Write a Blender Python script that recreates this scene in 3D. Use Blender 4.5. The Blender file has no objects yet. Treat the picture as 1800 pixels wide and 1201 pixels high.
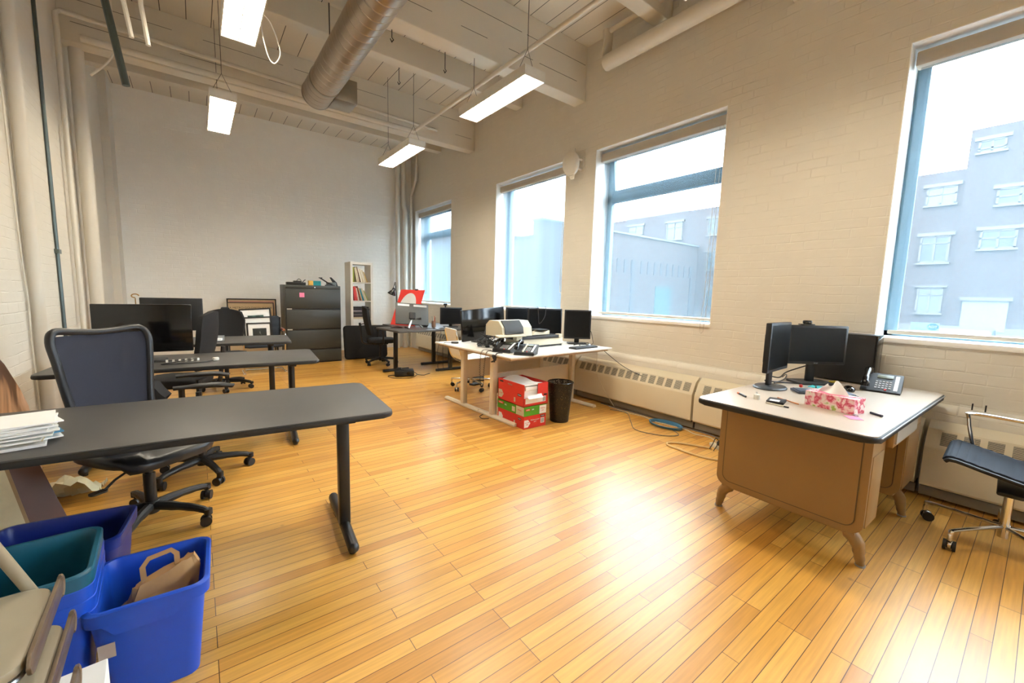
import bpy, bmesh, math, random
from mathutils import Vector, Matrix, Euler
random.seed(7)
PI = math.pi
C = bpy.context.scene.collection
scene = bpy.context.scene

# ------------------------------------------------------------------ camera, sky, exposure
F_PX = 721.7
yaw, pit, rol = [math.radians(a) for a in (37.513, -6.528, 1.579)]
fwd = Vector((math.sin(yaw) * math.cos(pit), math.cos(yaw) * math.cos(pit), math.sin(pit)))
rgt = Vector((math.cos(yaw), -math.sin(yaw), 0))
upv = rgt.cross(fwd)
R_ = math.cos(rol) * rgt + math.sin(rol) * upv
U_ = -math.sin(rol) * rgt + math.cos(rol) * upv
H_CAM = 1.35
cam_d = bpy.data.cameras.new('camera')
cam = bpy.data.objects.new('camera', cam_d)
C.objects.link(cam)
cam_d.sensor_width = 36
cam_d.lens = F_PX / 1800 * 36
cam_d.clip_start = 0.05
cam_d.clip_end = 300
m3 = Matrix((R_, U_, -fwd)).transposed()
cam.matrix_world = Matrix.Translation((0, 0, H_CAM)) @ m3.to_4x4()
scene.camera = cam

world = bpy.data.worlds.new('overcast_sky')
scene.world = world
world.use_nodes = True
wn = world.node_tree
bg = wn.nodes['Background']
bg.inputs[0].default_value = (0.88, 0.95, 1.0, 1)
bg.inputs[1].default_value = 13.5
vs = scene.view_settings
vs.view_transform = 'Standard'
vs.look = 'None'
vs.exposure = 1.12
vs.gamma = 1
vs.use_curve_mapping = False
LAMP = 26.0          # radiance of the fluorescent diffusers
LAMP_COL = (1.0, 0.90, 0.73)

# ------------------------------------------------------------------ materials
def lin(c):
    if isinstance(c, str):
        c = [int(c[i:i + 2], 16) / 255 for i in (0, 2, 4)]
    return tuple((v / 12.92 if v <= .04045 else ((v + .055) / 1.055) ** 2.4) for v in c)

MATS = {}
def nodes_of(name):
    m = bpy.data.materials.new(name)
    m.use_nodes = True
    nt = m.node_tree
    return m, nt, nt.nodes['Principled BSDF']

def N(nt, t, **kw):
    n = nt.nodes.new(t)
    for k, v in kw.items():
        setattr(n, k, v)
    return n

def mat(name, col, rough=.5, metal=0, var=.08, scale=30, bump=0, bscale=200, spec=None, coat=0, emit=None, trans=0, alpha=1, ior=None):
    """plain surface with a little procedural mottling"""
    if name in MATS:
        return MATS[name]
    m, nt, b = nodes_of(name)
    c = lin(col)
    tc = N(nt, 'ShaderNodeTexCoord')
    no = N(nt, 'ShaderNodeTexNoise')
    no.inputs['Scale'].default_value = scale
    no.inputs['Detail'].default_value = 4
    nt.links.new(tc.outputs['Object'], no.inputs['Vector'])
    mx = N(nt, 'ShaderNodeMix', data_type='RGBA')
    mx.inputs[6].default_value = (*[v * (1 - var) for v in c], 1)
    mx.inputs[7].default_value = (*[min(1, v * (1 + var)) for v in c], 1)
    nt.links.new(no.outputs[0], mx.inputs[0])
    nt.links.new(mx.outputs[2], b.inputs['Base Color'])
    b.inputs['Roughness'].default_value = rough
    b.inputs['Metallic'].default_value = metal
    if spec is not None:
        b.inputs['Specular IOR Level'].default_value = spec
    if coat:
        b.inputs['Coat Weight'].default_value = coat
        b.inputs['Coat Roughness'].default_value = .08
    if trans:
        b.inputs['Transmission Weight'].default_value = trans
    if ior:
        b.inputs['IOR'].default_value = ior
    if alpha < 1:
        b.inputs['Alpha'].default_value = alpha
    if emit:
        b.inputs['Emission Color'].default_value = (*emit[0], 1)
        b.inputs['Emission Strength'].default_value = emit[1]
    if bump:
        n2 = N(nt, 'ShaderNodeTexNoise')
        n2.inputs['Scale'].default_value = bscale
        nt.links.new(tc.outputs['Object'], n2.inputs['Vector'])
        bp = N(nt, 'ShaderNodeBump')
        bp.inputs['Strength'].default_value = bump
        bp.inputs['Distance'].default_value = .003
        nt.links.new(n2.outputs[0], bp.inputs['Height'])
        nt.links.new(bp.outputs[0], b.inputs['Normal'])
    MATS[name] = m
    return m

def swizzle(nt, order, scale=(1, 1, 1)):
    tc = N(nt, 'ShaderNodeTexCoord')
    sp = N(nt, 'ShaderNodeSeparateXYZ')
    cb = N(nt, 'ShaderNodeCombineXYZ')
    nt.links.new(tc.outputs['Object'], sp.inputs[0])
    for i, ch in enumerate(order):
        if ch in 'xyz':
            mu = N(nt, 'ShaderNodeMath', operation='MULTIPLY')
            mu.inputs[1].default_value = scale[i]
            nt.links.new(sp.outputs['xyz'.index(ch)], mu.inputs[0])
            nt.links.new(mu.outputs[0], cb.inputs[i])
    return cb.outputs[0]

def painted_brick(name, order, col, bw=.21, bh=.075, depth=.006, strength=.55, wavy=.012):
    m, nt, b = nodes_of(name)
    v = swizzle(nt, order)
    nz = N(nt, 'ShaderNodeTexNoise')
    nz.inputs['Scale'].default_value = 2.5
    nz.inputs['Detail'].default_value = 5
    nt.links.new(v, nz.inputs['Vector'])
    sub = N(nt, 'ShaderNodeVectorMath', operation='SUBTRACT')
    sub.inputs[1].default_value = (.5, .5, .5)
    nt.links.new(nz.outputs[1], sub.inputs[0])
    scl = N(nt, 'ShaderNodeVectorMath', operation='SCALE')
    scl.inputs[3].default_value = wavy * 3
    nt.links.new(sub.outputs[0], scl.inputs[0])
    add = N(nt, 'ShaderNodeVectorMath', operation='ADD')
    nt.links.new(v, add.inputs[0]); nt.links.new(scl.outputs[0], add.inputs[1])
    br = N(nt, 'ShaderNodeTexBrick')
    br.inputs['Scale'].default_value = 1
    br.inputs['Brick Width'].default_value = bw
    br.inputs['Row Height'].default_value = bh
    br.inputs['Mortar Size'].default_value = .006
    br.inputs['Mortar Smooth'].default_value = .9
    br.inputs['Color1'].default_value = (1, 1, 1, 1)
    br.inputs['Color2'].default_value = (.86, .86, .86, 1)
    br.inputs['Mortar'].default_value = (.2, .2, .2, 1)
    nt.links.new(add.outputs[0], br.inputs['Vector'])
    n2 = N(nt, 'ShaderNodeTexNoise')
    n2.inputs['Scale'].default_value = 14
    n2.inputs['Detail'].default_value = 6
    nt.links.new(v, n2.inputs['Vector'])
    # fade the joints in and out, as thick paint does
    n3 = N(nt, 'ShaderNodeTexNoise')
    n3.inputs['Scale'].default_value = 5
    nt.links.new(v, n3.inputs['Vector'])
    mr = N(nt, 'ShaderNodeMapRange')
    mr.inputs[1].default_value = .38; mr.inputs[2].default_value = .62
    nt.links.new(n3.outputs[0], mr.inputs[0])
    mx0 = N(nt, 'ShaderNodeMix', data_type='RGBA')
    mx0.inputs[6].default_value = (.92, .92, .92, 1)
    nt.links.new(mr.outputs[0], mx0.inputs[0])
    nt.links.new(br.outputs['Color'], mx0.inputs[7])
    mu = N(nt, 'ShaderNodeMath', operation='MULTIPLY_ADD')
    mu.inputs[1].default_value = .55
    nt.links.new(n2.outputs[0], mu.inputs[0])
    nt.links.new(mx0.outputs[2], mu.inputs[2])
    bp = N(nt, 'ShaderNodeBump')
    bp.inputs['Strength'].default_value = strength
    bp.inputs['Distance'].default_value = depth
    nt.links.new(mu.outputs[0], bp.inputs['Height'])
    nt.links.new(bp.outputs[0], b.inputs['Normal'])
    c = lin(col)
    mx = N(nt, 'ShaderNodeMix', data_type='RGBA')
    mx.inputs[6].default_value = (*[q * .93 for q in c], 1)
    mx.inputs[7].default_value = (*c, 1)
    nt.links.new(n3.outputs[0], mx.inputs[0])
    nt.links.new(mx.outputs[2], b.inputs['Base Color'])
    b.inputs['Roughness'].default_value = .55
    MATS[name] = m
    return m

def floor_material():
    m, nt, b = nodes_of('maple_strip_floor')
    v = swizzle(nt, 'xy0')
    br = N(nt, 'ShaderNodeTexBrick')
    br.offset = .37; br.offset_frequency = 3
    br.inputs['Scale'].default_value = 1
    br.inputs['Brick Width'].default_value = .95
    br.inputs['Row Height'].default_value = .063
    br.inputs['Mortar Size'].default_value = .0015
    br.inputs['Mortar Smooth'].default_value = .2
    br.inputs['Bias'].default_value = 0
    br.inputs['Color1'].default_value = (0, 0, 0, 1)
    br.inputs['Color2'].default_value = (1, 1, 1, 1)
    br.inputs['Mortar'].default_value = (.5, .5, .5, 1)
    nt.links.new(v, br.inputs['Vector'])
    cr = N(nt, 'ShaderNodeValToRGB')
    cr.color_ramp.interpolation = 'LINEAR'
    els = cr.color_ramp.elements
    els[0].position = 0; els[0].color = (*lin('c98a35'), 1)
    els[1].position = 1; els[1].color = (*lin('e8b155'), 1)
    e = els.new(.3); e.color = (*lin('db9e42'), 1)
    e = els.new(.7); e.color = (*lin('e1a74b'), 1)
    nt.links.new(br.outputs['Color'], cr.inputs[0])
    # grain along the boards
    v2 = swizzle(nt, 'xy0', (1.2, 26, 1))
    g = N(nt, 'ShaderNodeTexNoise')
    g.inputs['Scale'].default_value = 3
    g.inputs['Detail'].default_value = 8
    nt.links.new(v2, g.inputs['Vector'])
    mrg = N(nt, 'ShaderNodeMapRange')
    mrg.inputs[1].default_value = .3; mrg.inputs[2].default_value = .75
    mrg.inputs[3].default_value = .82; mrg.inputs[4].default_value = 1.08
    nt.links.new(g.outputs[0], mrg.inputs[0])
    # broad wear stains
    w = N(nt, 'ShaderNodeTexNoise')
    w.inputs['Scale'].default_value = 1.1
    w.inputs['Detail'].default_value = 6
    nt.links.new(v, w.inputs['Vector'])
    mrw = N(nt, 'ShaderNodeMapRange')
    mrw.inputs[1].default_value = .35; mrw.inputs[2].default_value = .7
    mrw.inputs[3].default_value = .90; mrw.inputs[4].default_value = 1.06
    nt.links.new(w.outputs[0], mrw.inputs[0])
    mm = N(nt, 'ShaderNodeMath', operation='MULTIPLY')
    nt.links.new(mrg.outputs[0], mm.inputs[0]); nt.links.new(mrw.outputs[0], mm.inputs[1])
    # knots and dark spots
    k = N(nt, 'ShaderNodeTexVoronoi')
    k.inputs['Scale'].default_value = 2.3
    nt.links.new(v, k.inputs['Vector'])
    mrk = N(nt, 'ShaderNodeMapRange')
    mrk.inputs[1].default_value = .02; mrk.inputs[2].default_value = .045
    mrk.inputs[3].default_value = .55; mrk.inputs[4].default_value = 1
    nt.links.new(k.outputs['Distance'], mrk.inputs[0])
    mm2 = N(nt, 'ShaderNodeMath', operation='MULTIPLY')
    nt.links.new(mm.outputs[0], mm2.inputs[0]); nt.links.new(mrk.outputs[0], mm2.inputs[1])
    vm = N(nt, 'ShaderNodeVectorMath', operation='SCALE')
    nt.links.new(cr.outputs[0], vm.inputs[0]); nt.links.new(mm2.outputs[0], vm.inputs[3])
    mx = N(nt, 'ShaderNodeMix', data_type='RGBA')
    nt.links.new(br.outputs['Fac'], mx.inputs[0])
    nt.links.new(vm.outputs[0], mx.inputs[6])
    mx.inputs[7].default_value = (*lin('54330f'), 1)
    nt.links.new(mx.outputs[2], b.inputs['Base Color'])
    mr = N(nt, 'ShaderNodeMapRange')
    mr.inputs[3].default_value = .32; mr.inputs[4].default_value = .5
    nt.links.new(w.outputs[0], mr.inputs[0])
    nt.links.new(mr.outputs[0], b.inputs['Roughness'])
    b.inputs['Coat Weight'].default_value = .38
    b.inputs['Coat Roughness'].default_value = .25
    bp = N(nt, 'ShaderNodeBump')
    bp.inputs['Strength'].default_value = .25
    bp.inputs['Distance'].default_value = .002
    inv = N(nt, 'ShaderNodeMath', operation='SUBTRACT')
    inv.inputs[0].default_value = 1
    nt.links.new(br.outputs['Fac'], inv.inputs[1])
    nt.links.new(inv.outputs[0], bp.inputs['Height'])
    nt.links.new(bp.outputs[0], b.inputs['Normal'])
    return m

def plank_ceiling_material():
    m, nt, b = nodes_of('painted_plank_ceiling')
    v = swizzle(nt, 'yx0')
    br = N(nt, 'ShaderNodeTexBrick')
    br.offset = 0
    br.inputs['Scale'].default_value = 1
    br.inputs['Brick Width'].default_value = 60
    br.inputs['Row Height'].default_value = .244
    br.inputs['Mortar Size'].default_value = .004
    br.inputs['Mortar Smooth'].default_value = .1
    br.inputs['Color1'].default_value = (*lin('d8d0c0'), 1)
    br.inputs['Color2'].default_value = (*lin('ddd6c7'), 1)
    br.inputs['Mortar'].default_value = (.02, .018, .015, 1)
    ad = N(nt, 'ShaderNodeVectorMath', operation='ADD')
    ad.inputs[1].default_value = (20, .188, 0)
    nt.links.new(v, ad.inputs[0]); nt.links.new(ad.outputs[0], br.inputs['Vector'])
    nt.links.new(br.outputs['Color'], b.inputs['Base Color'])
    b.inputs['Roughness'].default_value = .6
    bp = N(nt, 'ShaderNodeBump'); bp.inputs['Strength'].default_value = .3; bp.inputs['Distance'].default_value = .004
    n = N(nt, 'ShaderNodeTexNoise'); n.inputs['Scale'].default_value = 12
    nt.links.new(v, n.inputs['Vector']); nt.links.new(n.outputs[0], bp.inputs['Height']); nt.links.new(bp.outputs[0], b.inputs['Normal'])
    return m

def stripes(name, axis, pitch, dark, light, duty=.5, rough=.5):
    m, nt, b = nodes_of(name)
    tc = N(nt, 'ShaderNodeTexCoord'); sp = N(nt, 'ShaderNodeSeparateXYZ')
    nt.links.new(tc.outputs['Object'], sp.inputs[0])
    d = N(nt, 'ShaderNodeMath', operation='DIVIDE'); d.inputs[1].default_value = pitch
    nt.links.new(sp.outputs['xyz'.index(axis)], d.inputs[0])
    f = N(nt, 'ShaderNodeMath', operation='FRACT'); nt.links.new(d.outputs[0], f.inputs[0])
    g = N(nt, 'ShaderNodeMath', operation='GREATER_THAN'); g.inputs[1].default_value = duty
    nt.links.new(f.outputs[0], g.inputs[0])
    mx = N(nt, 'ShaderNodeMix', data_type='RGBA')
    mx.inputs[6].default_value = (*lin(dark), 1); mx.inputs[7].default_value = (*lin(light), 1)
    nt.links.new(g.outputs[0], mx.inputs[0]); nt.links.new(mx.outputs[2], b.inputs['Base Color'])
    b.inputs['Roughness'].default_value = rough
    MATS[name] = m
    return m

def shade_fabric(name, open_, streak):
    """see-through sun-screen mesh: part open holes, part translucent yarn tinted with daylight blue"""
    m = bpy.data.materials.new(name); m.use_nodes = True
    nt = m.node_tree; nt.nodes.clear()
    out = N(nt, 'ShaderNodeOutputMaterial')
    tr = N(nt, 'ShaderNodeBsdfTransparent')
    tl = N(nt, 'ShaderNodeBsdfTranslucent'); tl.inputs[0].default_value = (.105, .15, .18, 1)  # bluish daylight haze is put into the yarn colour
    df = N(nt, 'ShaderNodeBsdfDiffuse'); df.inputs[0].default_value = (.35, .45, .52, 1)
    m1 = N(nt, 'ShaderNodeMixShader'); m1.inputs[0].default_value = .3
    nt.links.new(tl.outputs[0], m1.inputs[1]); nt.links.new(df.outputs[0], m1.inputs[2])
    m2 = N(nt, 'ShaderNodeMixShader')
    v = swizzle(nt, 'yz0', (1, .012, 1))
    n = N(nt, 'ShaderNodeTexNoise'); n.inputs['Scale'].default_value = 5; n.inputs['Detail'].default_value = 1
    nt.links.new(v, n.inputs['Vector'])
    mr = N(nt, 'ShaderNodeMapRange')
    mr.inputs[1].default_value = .35; mr.inputs[2].default_value = .65
    mr.inputs[3].default_value = 1 - open_ - streak; mr.inputs[4].default_value = 1 - open_ + streak
    nt.links.new(n.outputs[0], mr.inputs[0]); nt.links.new(mr.outputs[0], m2.inputs[0])
    nt.links.new(tr.outputs[0], m2.inputs[1]); nt.links.new(m1.outputs[0], m2.inputs[2])
    nt.links.new(m2.outputs[0], out.inputs[0])
    MATS[name] = m
    return m

def glass_pane(name):
    m = bpy.data.materials.new(name); m.use_nodes = True
    nt = m.node_tree; nt.nodes.clear()
    out = N(nt, 'ShaderNodeOutputMaterial')
    tr = N(nt, 'ShaderNodeBsdfTransparent'); tr.inputs[0].default_value = (.93, .97, 1, 1)
    gl = N(nt, 'ShaderNodeBsdfGlossy'); gl.inputs['Roughness'].default_value = .02
    lw = N(nt, 'ShaderNodeFresnel'); lw.inputs[0].default_value = 1.35
    mx = N(nt, 'ShaderNodeMixShader')
    ge = N(nt, 'ShaderNodeNewGeometry')
    inv = N(nt, 'ShaderNodeMath', operation='SUBTRACT'); inv.inputs[0].default_value = 1
    nt.links.new(ge.outputs['Backfacing'], inv.inputs[1])
    mul = N(nt, 'ShaderNodeMath', operation='MULTIPLY')
    nt.links.new(lw.outputs[0], mul.inputs[0]); nt.links.new(inv.outputs[0], mul.inputs[1])
    nt.links.new(mul.outputs[0], mx.inputs[0]); nt.links.new(tr.outputs[0], mx.inputs[1]); nt.links.new(gl.outputs[0], mx.inputs[2])
    nt.links.new(mx.outputs[0], out.inputs[0])
    MATS[name] = m
    return m

def checker_paint(name, stops, scale, dist=0.0, rough=.5, kind='noise', order='xyz', sc3=(1, 1, 1)):
    """patchy colours from a noise ramp"""
    m, nt, b = nodes_of(name)
    v = swizzle(nt, order, sc3)
    n = N(nt, 'ShaderNodeTexNoise') if kind == 'noise' else N(nt, 'ShaderNodeTexVoronoi')
    n.inputs['Scale'].default_value = scale
    if kind == 'noise':
        n.inputs['Detail'].default_value = 3; n.inputs['Distortion'].default_value = dist
    nt.links.new(v, n.inputs['Vector'])
    cr = N(nt, 'ShaderNodeValToRGB')
    cr.color_ramp.elements[0].position = stops[0][0]; cr.color_ramp.elements[0].color = (*lin(stops[0][1]), 1)
    cr.color_ramp.elements[1].position = stops[-1][0]; cr.color_ramp.elements[1].color = (*lin(stops[-1][1]), 1)
    for p, c in stops[1:-1]:
        e = cr.color_ramp.elements.new(p); e.color = (*lin(c), 1)
    nt.links.new(n.outputs[0], cr.inputs[0]); nt.links.new(cr.outputs[0], b.inputs['Base Color'])
    b.inputs['Roughness'].default_value = rough
    MATS[name] = m
    return m

M_blk = mat('black_plastic', '1b1b1c', .45)
M_blk_gloss = mat('black_gloss_plastic', '0c0c0d', .12)
M_screen = mat('monitor_screen_dark', '0c0e11', .3, spec=.25)
M_dk = mat('dark_grey_plastic', '2b2c2e', .5)
M_fab = mat('black_fabric', '1a1a1c', .9, var=.25, scale=300, bump=.5, bscale=900)
M_tabletop = mat('charcoal_laminate', '4a4744', .42, var=.14, scale=9, bump=.15, bscale=500)
M_tabedge = mat('black_rubber_edge', '1c1b1a', .55)
M_blkmetal = mat('black_powder_metal', '1a1a1b', .35)
M_chrome = mat('chrome', 'd8d8d8', .12, 1, var=.02)
M_alu = mat('brushed_aluminium', 'a9adb0', .35, 1, var=.05)
M_cream = mat('cream_enamel', 'd9cdb2', .42, var=.03, scale=4)
M_white = mat('white_paint', 'e4e0d6', .5, var=.03)
M_pipe = mat('painted_pipe', 'd9d2c4', .5, var=.04, scale=8)
M_whitedesk = mat('white_desk_laminate', 'e8e4dc', .35, var=.02)
M_birch = mat('pale_desk_metal', 'e3d6bd', .45, var=.03)
M_paper = mat('white_paper', 'efeeea', .8, var=.02)
M_red = mat('red_card', 'd9362b', .6, var=.05)
M_green = mat('green_card', '4f9a1e', .6, var=.05)
M_card = mat('brown_paper', 'b48a5a', .8, var=.12, scale=14, bump=.6, bscale=25)
M_blue = mat('blue_plastic', '1b4fc0', .38, var=.05)
M_teal = mat('teal_plastic', '12576f', .42, var=.05)
M_navy = mat('navy_plastic', '132a78', .42, var=.05)
M_steelgrey = mat('charcoal_cabinet_paint', '3b3c38', .45, var=.05, bump=.1)
M_tan = mat('tan_desk_enamel', '977548', .42, var=.05, scale=6, bump=.05)
M_tandark = mat('desk_seam', '5d4a34', .5)
M_topgrey = mat('beige_speckle_laminate', 'b9ab9b', .33, var=.07, scale=120)
M_fold = mat('beige_chair_enamel', '9d927b', .35, var=.06, scale=18)
M_pink = mat('pink_paper', 'f28bb0', .8)
M_ivory = mat('aged_ivory_plastic', 'cfc7b0', .45, var=.04)
M_whitevinyl = mat('white_vinyl', 'ece7dc', .4, var=.03)
M_wood = mat('dark_stained_wood', '5a3220', .4, var=.3, scale=6)
M_frameblue = mat('window_frame_aluminium', '6f93a6', .45, var=.03)
M_glass = glass_pane('window_glass')
M_galv = mat('galvanised_steel', 'a39b8e', .3, 1, var=.1, scale=20)
M_conduit = mat('galvanised_conduit', '5f6b6b', .4, .6, var=.1)
M_floor = floor_material()
M_ceil = plank_ceiling_material()
M_beam = mat('painted_beam', 'd9d2c3', .55, var=.04, scale=5, bump=.6, bscale=18)
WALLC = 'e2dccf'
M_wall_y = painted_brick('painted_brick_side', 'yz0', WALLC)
M_wall_x = painted_brick('painted_brick_back', 'xz0', 'fcfaf3')  # paler than the side walls to make up for weak light here

# ------------------------------------------------------------------ mesh builder
class MB:
    def __init__(s):
        s.bm = bmesh.new()
        s.uv = None
    def _xf(s, vs_, M):
        if M is not None:
            bmesh.ops.transform(s.bm, matrix=M, verts=vs_)
    def box(s, x0, x1, y0, y1, z0, z1, M=None, bev=0, seg=2):
        r = bmesh.ops.create_cube(s.bm, size=1)
        vs_ = r['verts']
        for v in vs_:
            v.co = Vector(((x0 + x1) / 2 + v.co.x * (x1 - x0), (y0 + y1) / 2 + v.co.y * (y1 - y0), (z0 + z1) / 2 + v.co.z * (z1 - z0)))
        if bev > 0:
            es = list({e for v in vs_ for e in v.link_edges})
            g = bmesh.ops.bevel(s.bm, geom=es, offset=bev, segments=seg, affect='EDGES', profile=.5)
            vs_ = list({v for f in g['faces'] for v in f.verts} | {v for v in vs_ if v.is_valid})
        s._xf(vs_, M)
        return s
    def cyl(s, p0, p1, r, r2=None, n=16):
        p0 = Vector(p0); p1 = Vector(p1)
        d = p1 - p0
        q = Vector((0, 0, 1)).rotation_difference(d.normalized()).to_matrix().to_4x4()
        M = Matrix.Translation((p0 + p1) / 2) @ q
        bmesh.ops.create_cone(s.bm, cap_ends=True, segments=n, radius1=r, radius2=r if r2 is None else r2, depth=d.length, matrix=M)
        return s
    def sphere(s, c, r, sc=(1, 1, 1), n=16, M=None):
        MM = Matrix.Translation(c) @ Matrix.Diagonal((*sc, 1))
        if M is not None:
            MM = M @ MM
        bmesh.ops.create_uvsphere(s.bm, u_segments=n, v_segments=max(6, n // 2), radius=r, matrix=MM)
        return s
    def tube(s, pts, r, n=8, closed=False, smooth=0, rr=None):
        pts = [Vector(p) for p in pts]
        if smooth:
            pts = catmull(pts, smooth, closed)
        k = len(pts)
        rings = []
        prev = None
        for i, p in enumerate(pts):
            if closed:
                t = pts[(i + 1) % k] - pts[i - 1]
            else:
                t = pts[min(i + 1, k - 1)] - pts[max(i - 1, 0)]
            if t.length < 1e-9:
                t = Vector((0, 0, 1))
            t.normalize()
            if prev is None:
                a = Vector((0, 0, 1)) if abs(t.z) < .9 else Vector((1, 0, 0))
                u = t.cross(a).normalized()
            else:
                u = prev - t * prev.dot(t)
                if u.length < 1e-6:
                    u = t.orthogonal()
                u.normalize()
            prev = u
            w = t.cross(u)
            ra = r if rr is None else rr[min(i * len(rr) // k, len(rr) - 1)]
            if i > 0 and i < k - 1 or closed:
                a1 = (pts[i] - pts[i - 1]); a2 = (pts[(i + 1) % k] - pts[i])
                if a1.length > 1e-9 and a2.length > 1e-9:
                    ra = ra / max(.5, math.cos(a1.angle(a2) / 2))
            rings.append([s.bm.verts.new(p + ra * (math.cos(2 * PI * j / n) * u + math.sin(2 * PI * j / n) * w)) for j in range(n)])
        for i in range(k - 1 + (1 if closed else 0)):
            A = rings[i]; B = rings[(i + 1) % k]
            for j in range(n):
                s.bm.faces.new((A[j], A[(j + 1) % n], B[(j + 1) % n], B[j]))
        if not closed:
            s.bm.faces.new(rings[0][::-1]); s.bm.faces.new(rings[-1])
        return s
    def lathe(s, prof, n=24, M=None, cap=True):
        rings = []
        new = []
        for r, z in prof:
            ring = [s.bm.verts.new((r * math.cos(2 * PI * j / n), r * math.sin(2 * PI * j / n), z)) for j in range(n)]
            rings.append(ring); new += ring
        for a, b_ in zip(rings[:-1], rings[1:]):
            for j in range(n):
                s.bm.faces.new((a[j], a[(j + 1) % n], b_[(j + 1) % n], b_[j]))
        if cap:
            s.bm.faces.new(rings[0][::-1]); s.bm.faces.new(rings[-1])
        s._xf(new, M)
        return s
    def prism(s, poly, z0, z1, M=None, bev=0):
        lo = [s.bm.verts.new((x, y, z0)) for x, y in poly]
        hi = [s.bm.verts.new((x, y, z1)) for x, y in poly]
        n = len(poly)
        f1 = s.bm.faces.new(lo[::-1]); f2 = s.bm.faces.new(hi)
        for i in range(n):
            s.bm.faces.new((lo[i], lo[(i + 1) % n], hi[(i + 1) % n], hi[i]))
        vs_ = lo + hi
        if bev:
            es = list({e for f in (f1, f2) for e in f.edges})
            g = bmesh.ops.bevel(s.bm, geom=es, offset=bev, segments=2, affect='EDGES', profile=.5)
            vs_ = list({v for f in g['faces'] for v in f.verts} | {v for v in vs_ if v.is_valid})
        s._xf(vs_, M)
        return s
    def grid(s, fn, nu, nv, thick=0):
        """surface fn(u,v)->point, u,v in 0..1, given thickness along its normal"""
        P = [[Vector(fn(i / nu, j / nv)) for j in range(nv + 1)] for i in range(nu + 1)]
        def nrm(i, j):
            a = P[min(i + 1, nu)][j] - P[max(i - 1, 0)][j]
            b_ = P[i][min(j + 1, nv)] - P[i][max(j - 1, 0)]
            c_ = a.cross(b_)
            return c_.normalized() if c_.length > 1e-12 else Vector((0, 0, 1))
        top = [[s.bm.verts.new(P[i][j]) for j in range(nv + 1)] for i in range(nu + 1)]
        for i in range(nu):
            for j in range(nv):
                s.bm.faces.new((top[i][j], top[i + 1][j], top[i + 1][j + 1], top[i][j + 1]))
        if thick:
            bot = [[s.bm.verts.new(P[i][j] - nrm(i, j) * thick) for j in range(nv + 1)] for i in range(nu + 1)]
            for i in range(nu):
                for j in range(nv):
                    s.bm.faces.new((bot[i][j], bot[i][j + 1], bot[i + 1][j + 1], bot[i + 1][j]))
            for i in range(nu):
                s.bm.faces.new((top[i][0], bot[i][0], bot[i + 1][0], top[i + 1][0]))
                s.bm.faces.new((top[i][nv], top[i + 1][nv], bot[i + 1][nv], bot[i][nv]))
            for j in range(nv):
                s.bm.faces.new((top[0][j], top[0][j + 1], bot[0][j + 1], bot[0][j]))
                s.bm.faces.new((top[nu][j], bot[nu][j], bot[nu][j + 1], top[nu][j + 1]))
        return s
    def build(s, name, m, parent=None, smooth=True, M=None, ang=35):
        bmesh.ops.recalc_face_normals(s.bm, faces=s.bm.faces)
        me = bpy.data.meshes.new(name)
        if M is not None:
            bmesh.ops.transform(s.bm, matrix=M, verts=s.bm.verts)
        s.bm.to_mesh(me)
        s.bm.free()
        ms = m if isinstance(m, (list, tuple)) else [m]
        for q in ms:
            me.materials.append(q)
        if smooth:
            me.shade_smooth()
            me.set_sharp_from_angle(angle=math.radians(ang))
        o = bpy.data.objects.new(name, me)
        C.objects.link(o)
        if parent is not None:
            o.parent = parent
        return o

def catmull(P, k, closed=False):
    out = []
    n = len(P)
    rng = range(n if closed else n - 1)
    for i in rng:
        if closed:
            a, b_, c_, d = P[i - 1], P[i], P[(i + 1) % n], P[(i + 2) % n]
        else:
            a, b_, c_, d = P[max(i - 1, 0)], P[i], P[i + 1], P[min(i + 2, n - 1)]
        for j in range(k):
            t = j / k
            out.append(.5 * ((2 * b_) + (c_ - a) * t + (2 * a - 5 * b_ + 4 * c_ - d) * t * t + (3 * b_ - a - 3 * c_ + d) * t ** 3))
    if not closed:
        out.append(P[-1])
    return out

def rrect(x0, x1, y0, y1, r, n=5):
    out = []
    rs = r if isinstance(r, (list, tuple)) else [r] * 4
    for (cx, cy, a), q in zip(((x1, y0, -90), (x1, y1, 0), (x0, y1, 90), (x0, y0, 180)), rs):
        sx = -1 if cx == x1 else 1; sy = -1 if cy == y1 else 1
        ox, oy = cx + sx * q, cy + sy * q
        for i in range(n + 1):
            t = math.radians(a + 90 * i / n)
            out.append((ox + q * math.cos(t), oy + q * math.sin(t)))
    return out

def tag(o, label, cat, group=None, kind=None):
    if label: o['label'] = label
    if cat: o['category'] = cat
    if group: o['group'] = group
    if kind: o['kind'] = kind
    return o

def thing(name, label, cat, loc=(0, 0, 0), rz=0, group=None):
    o = bpy.data.objects.new(name, None)
    o.empty_display_size = .1
    C.objects.link(o)
    o.location = loc
    o.rotation_euler = (0, 0, math.radians(rz))
    return tag(o, label, cat, group)

def struct(o):
    o['kind'] = 'structure'
    return o

def dup(root, loc=None, rz=None, label=None, group=None, drop=()):
    def cp(o, par):
        c = o.copy()
        C.objects.link(c)
        if par is not None:
            c.parent = par
        for ch in o.children:
            if ch.name.split('.')[0] not in drop:
                cp(ch, c)
        return c
    r = cp(root, None)
    if loc is not None: r.location = loc
    if rz is not None: r.rotation_euler = (0, 0, math.radians(rz))
    if label: r['label'] = label
    if group: r['group'] = group
    return r

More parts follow.
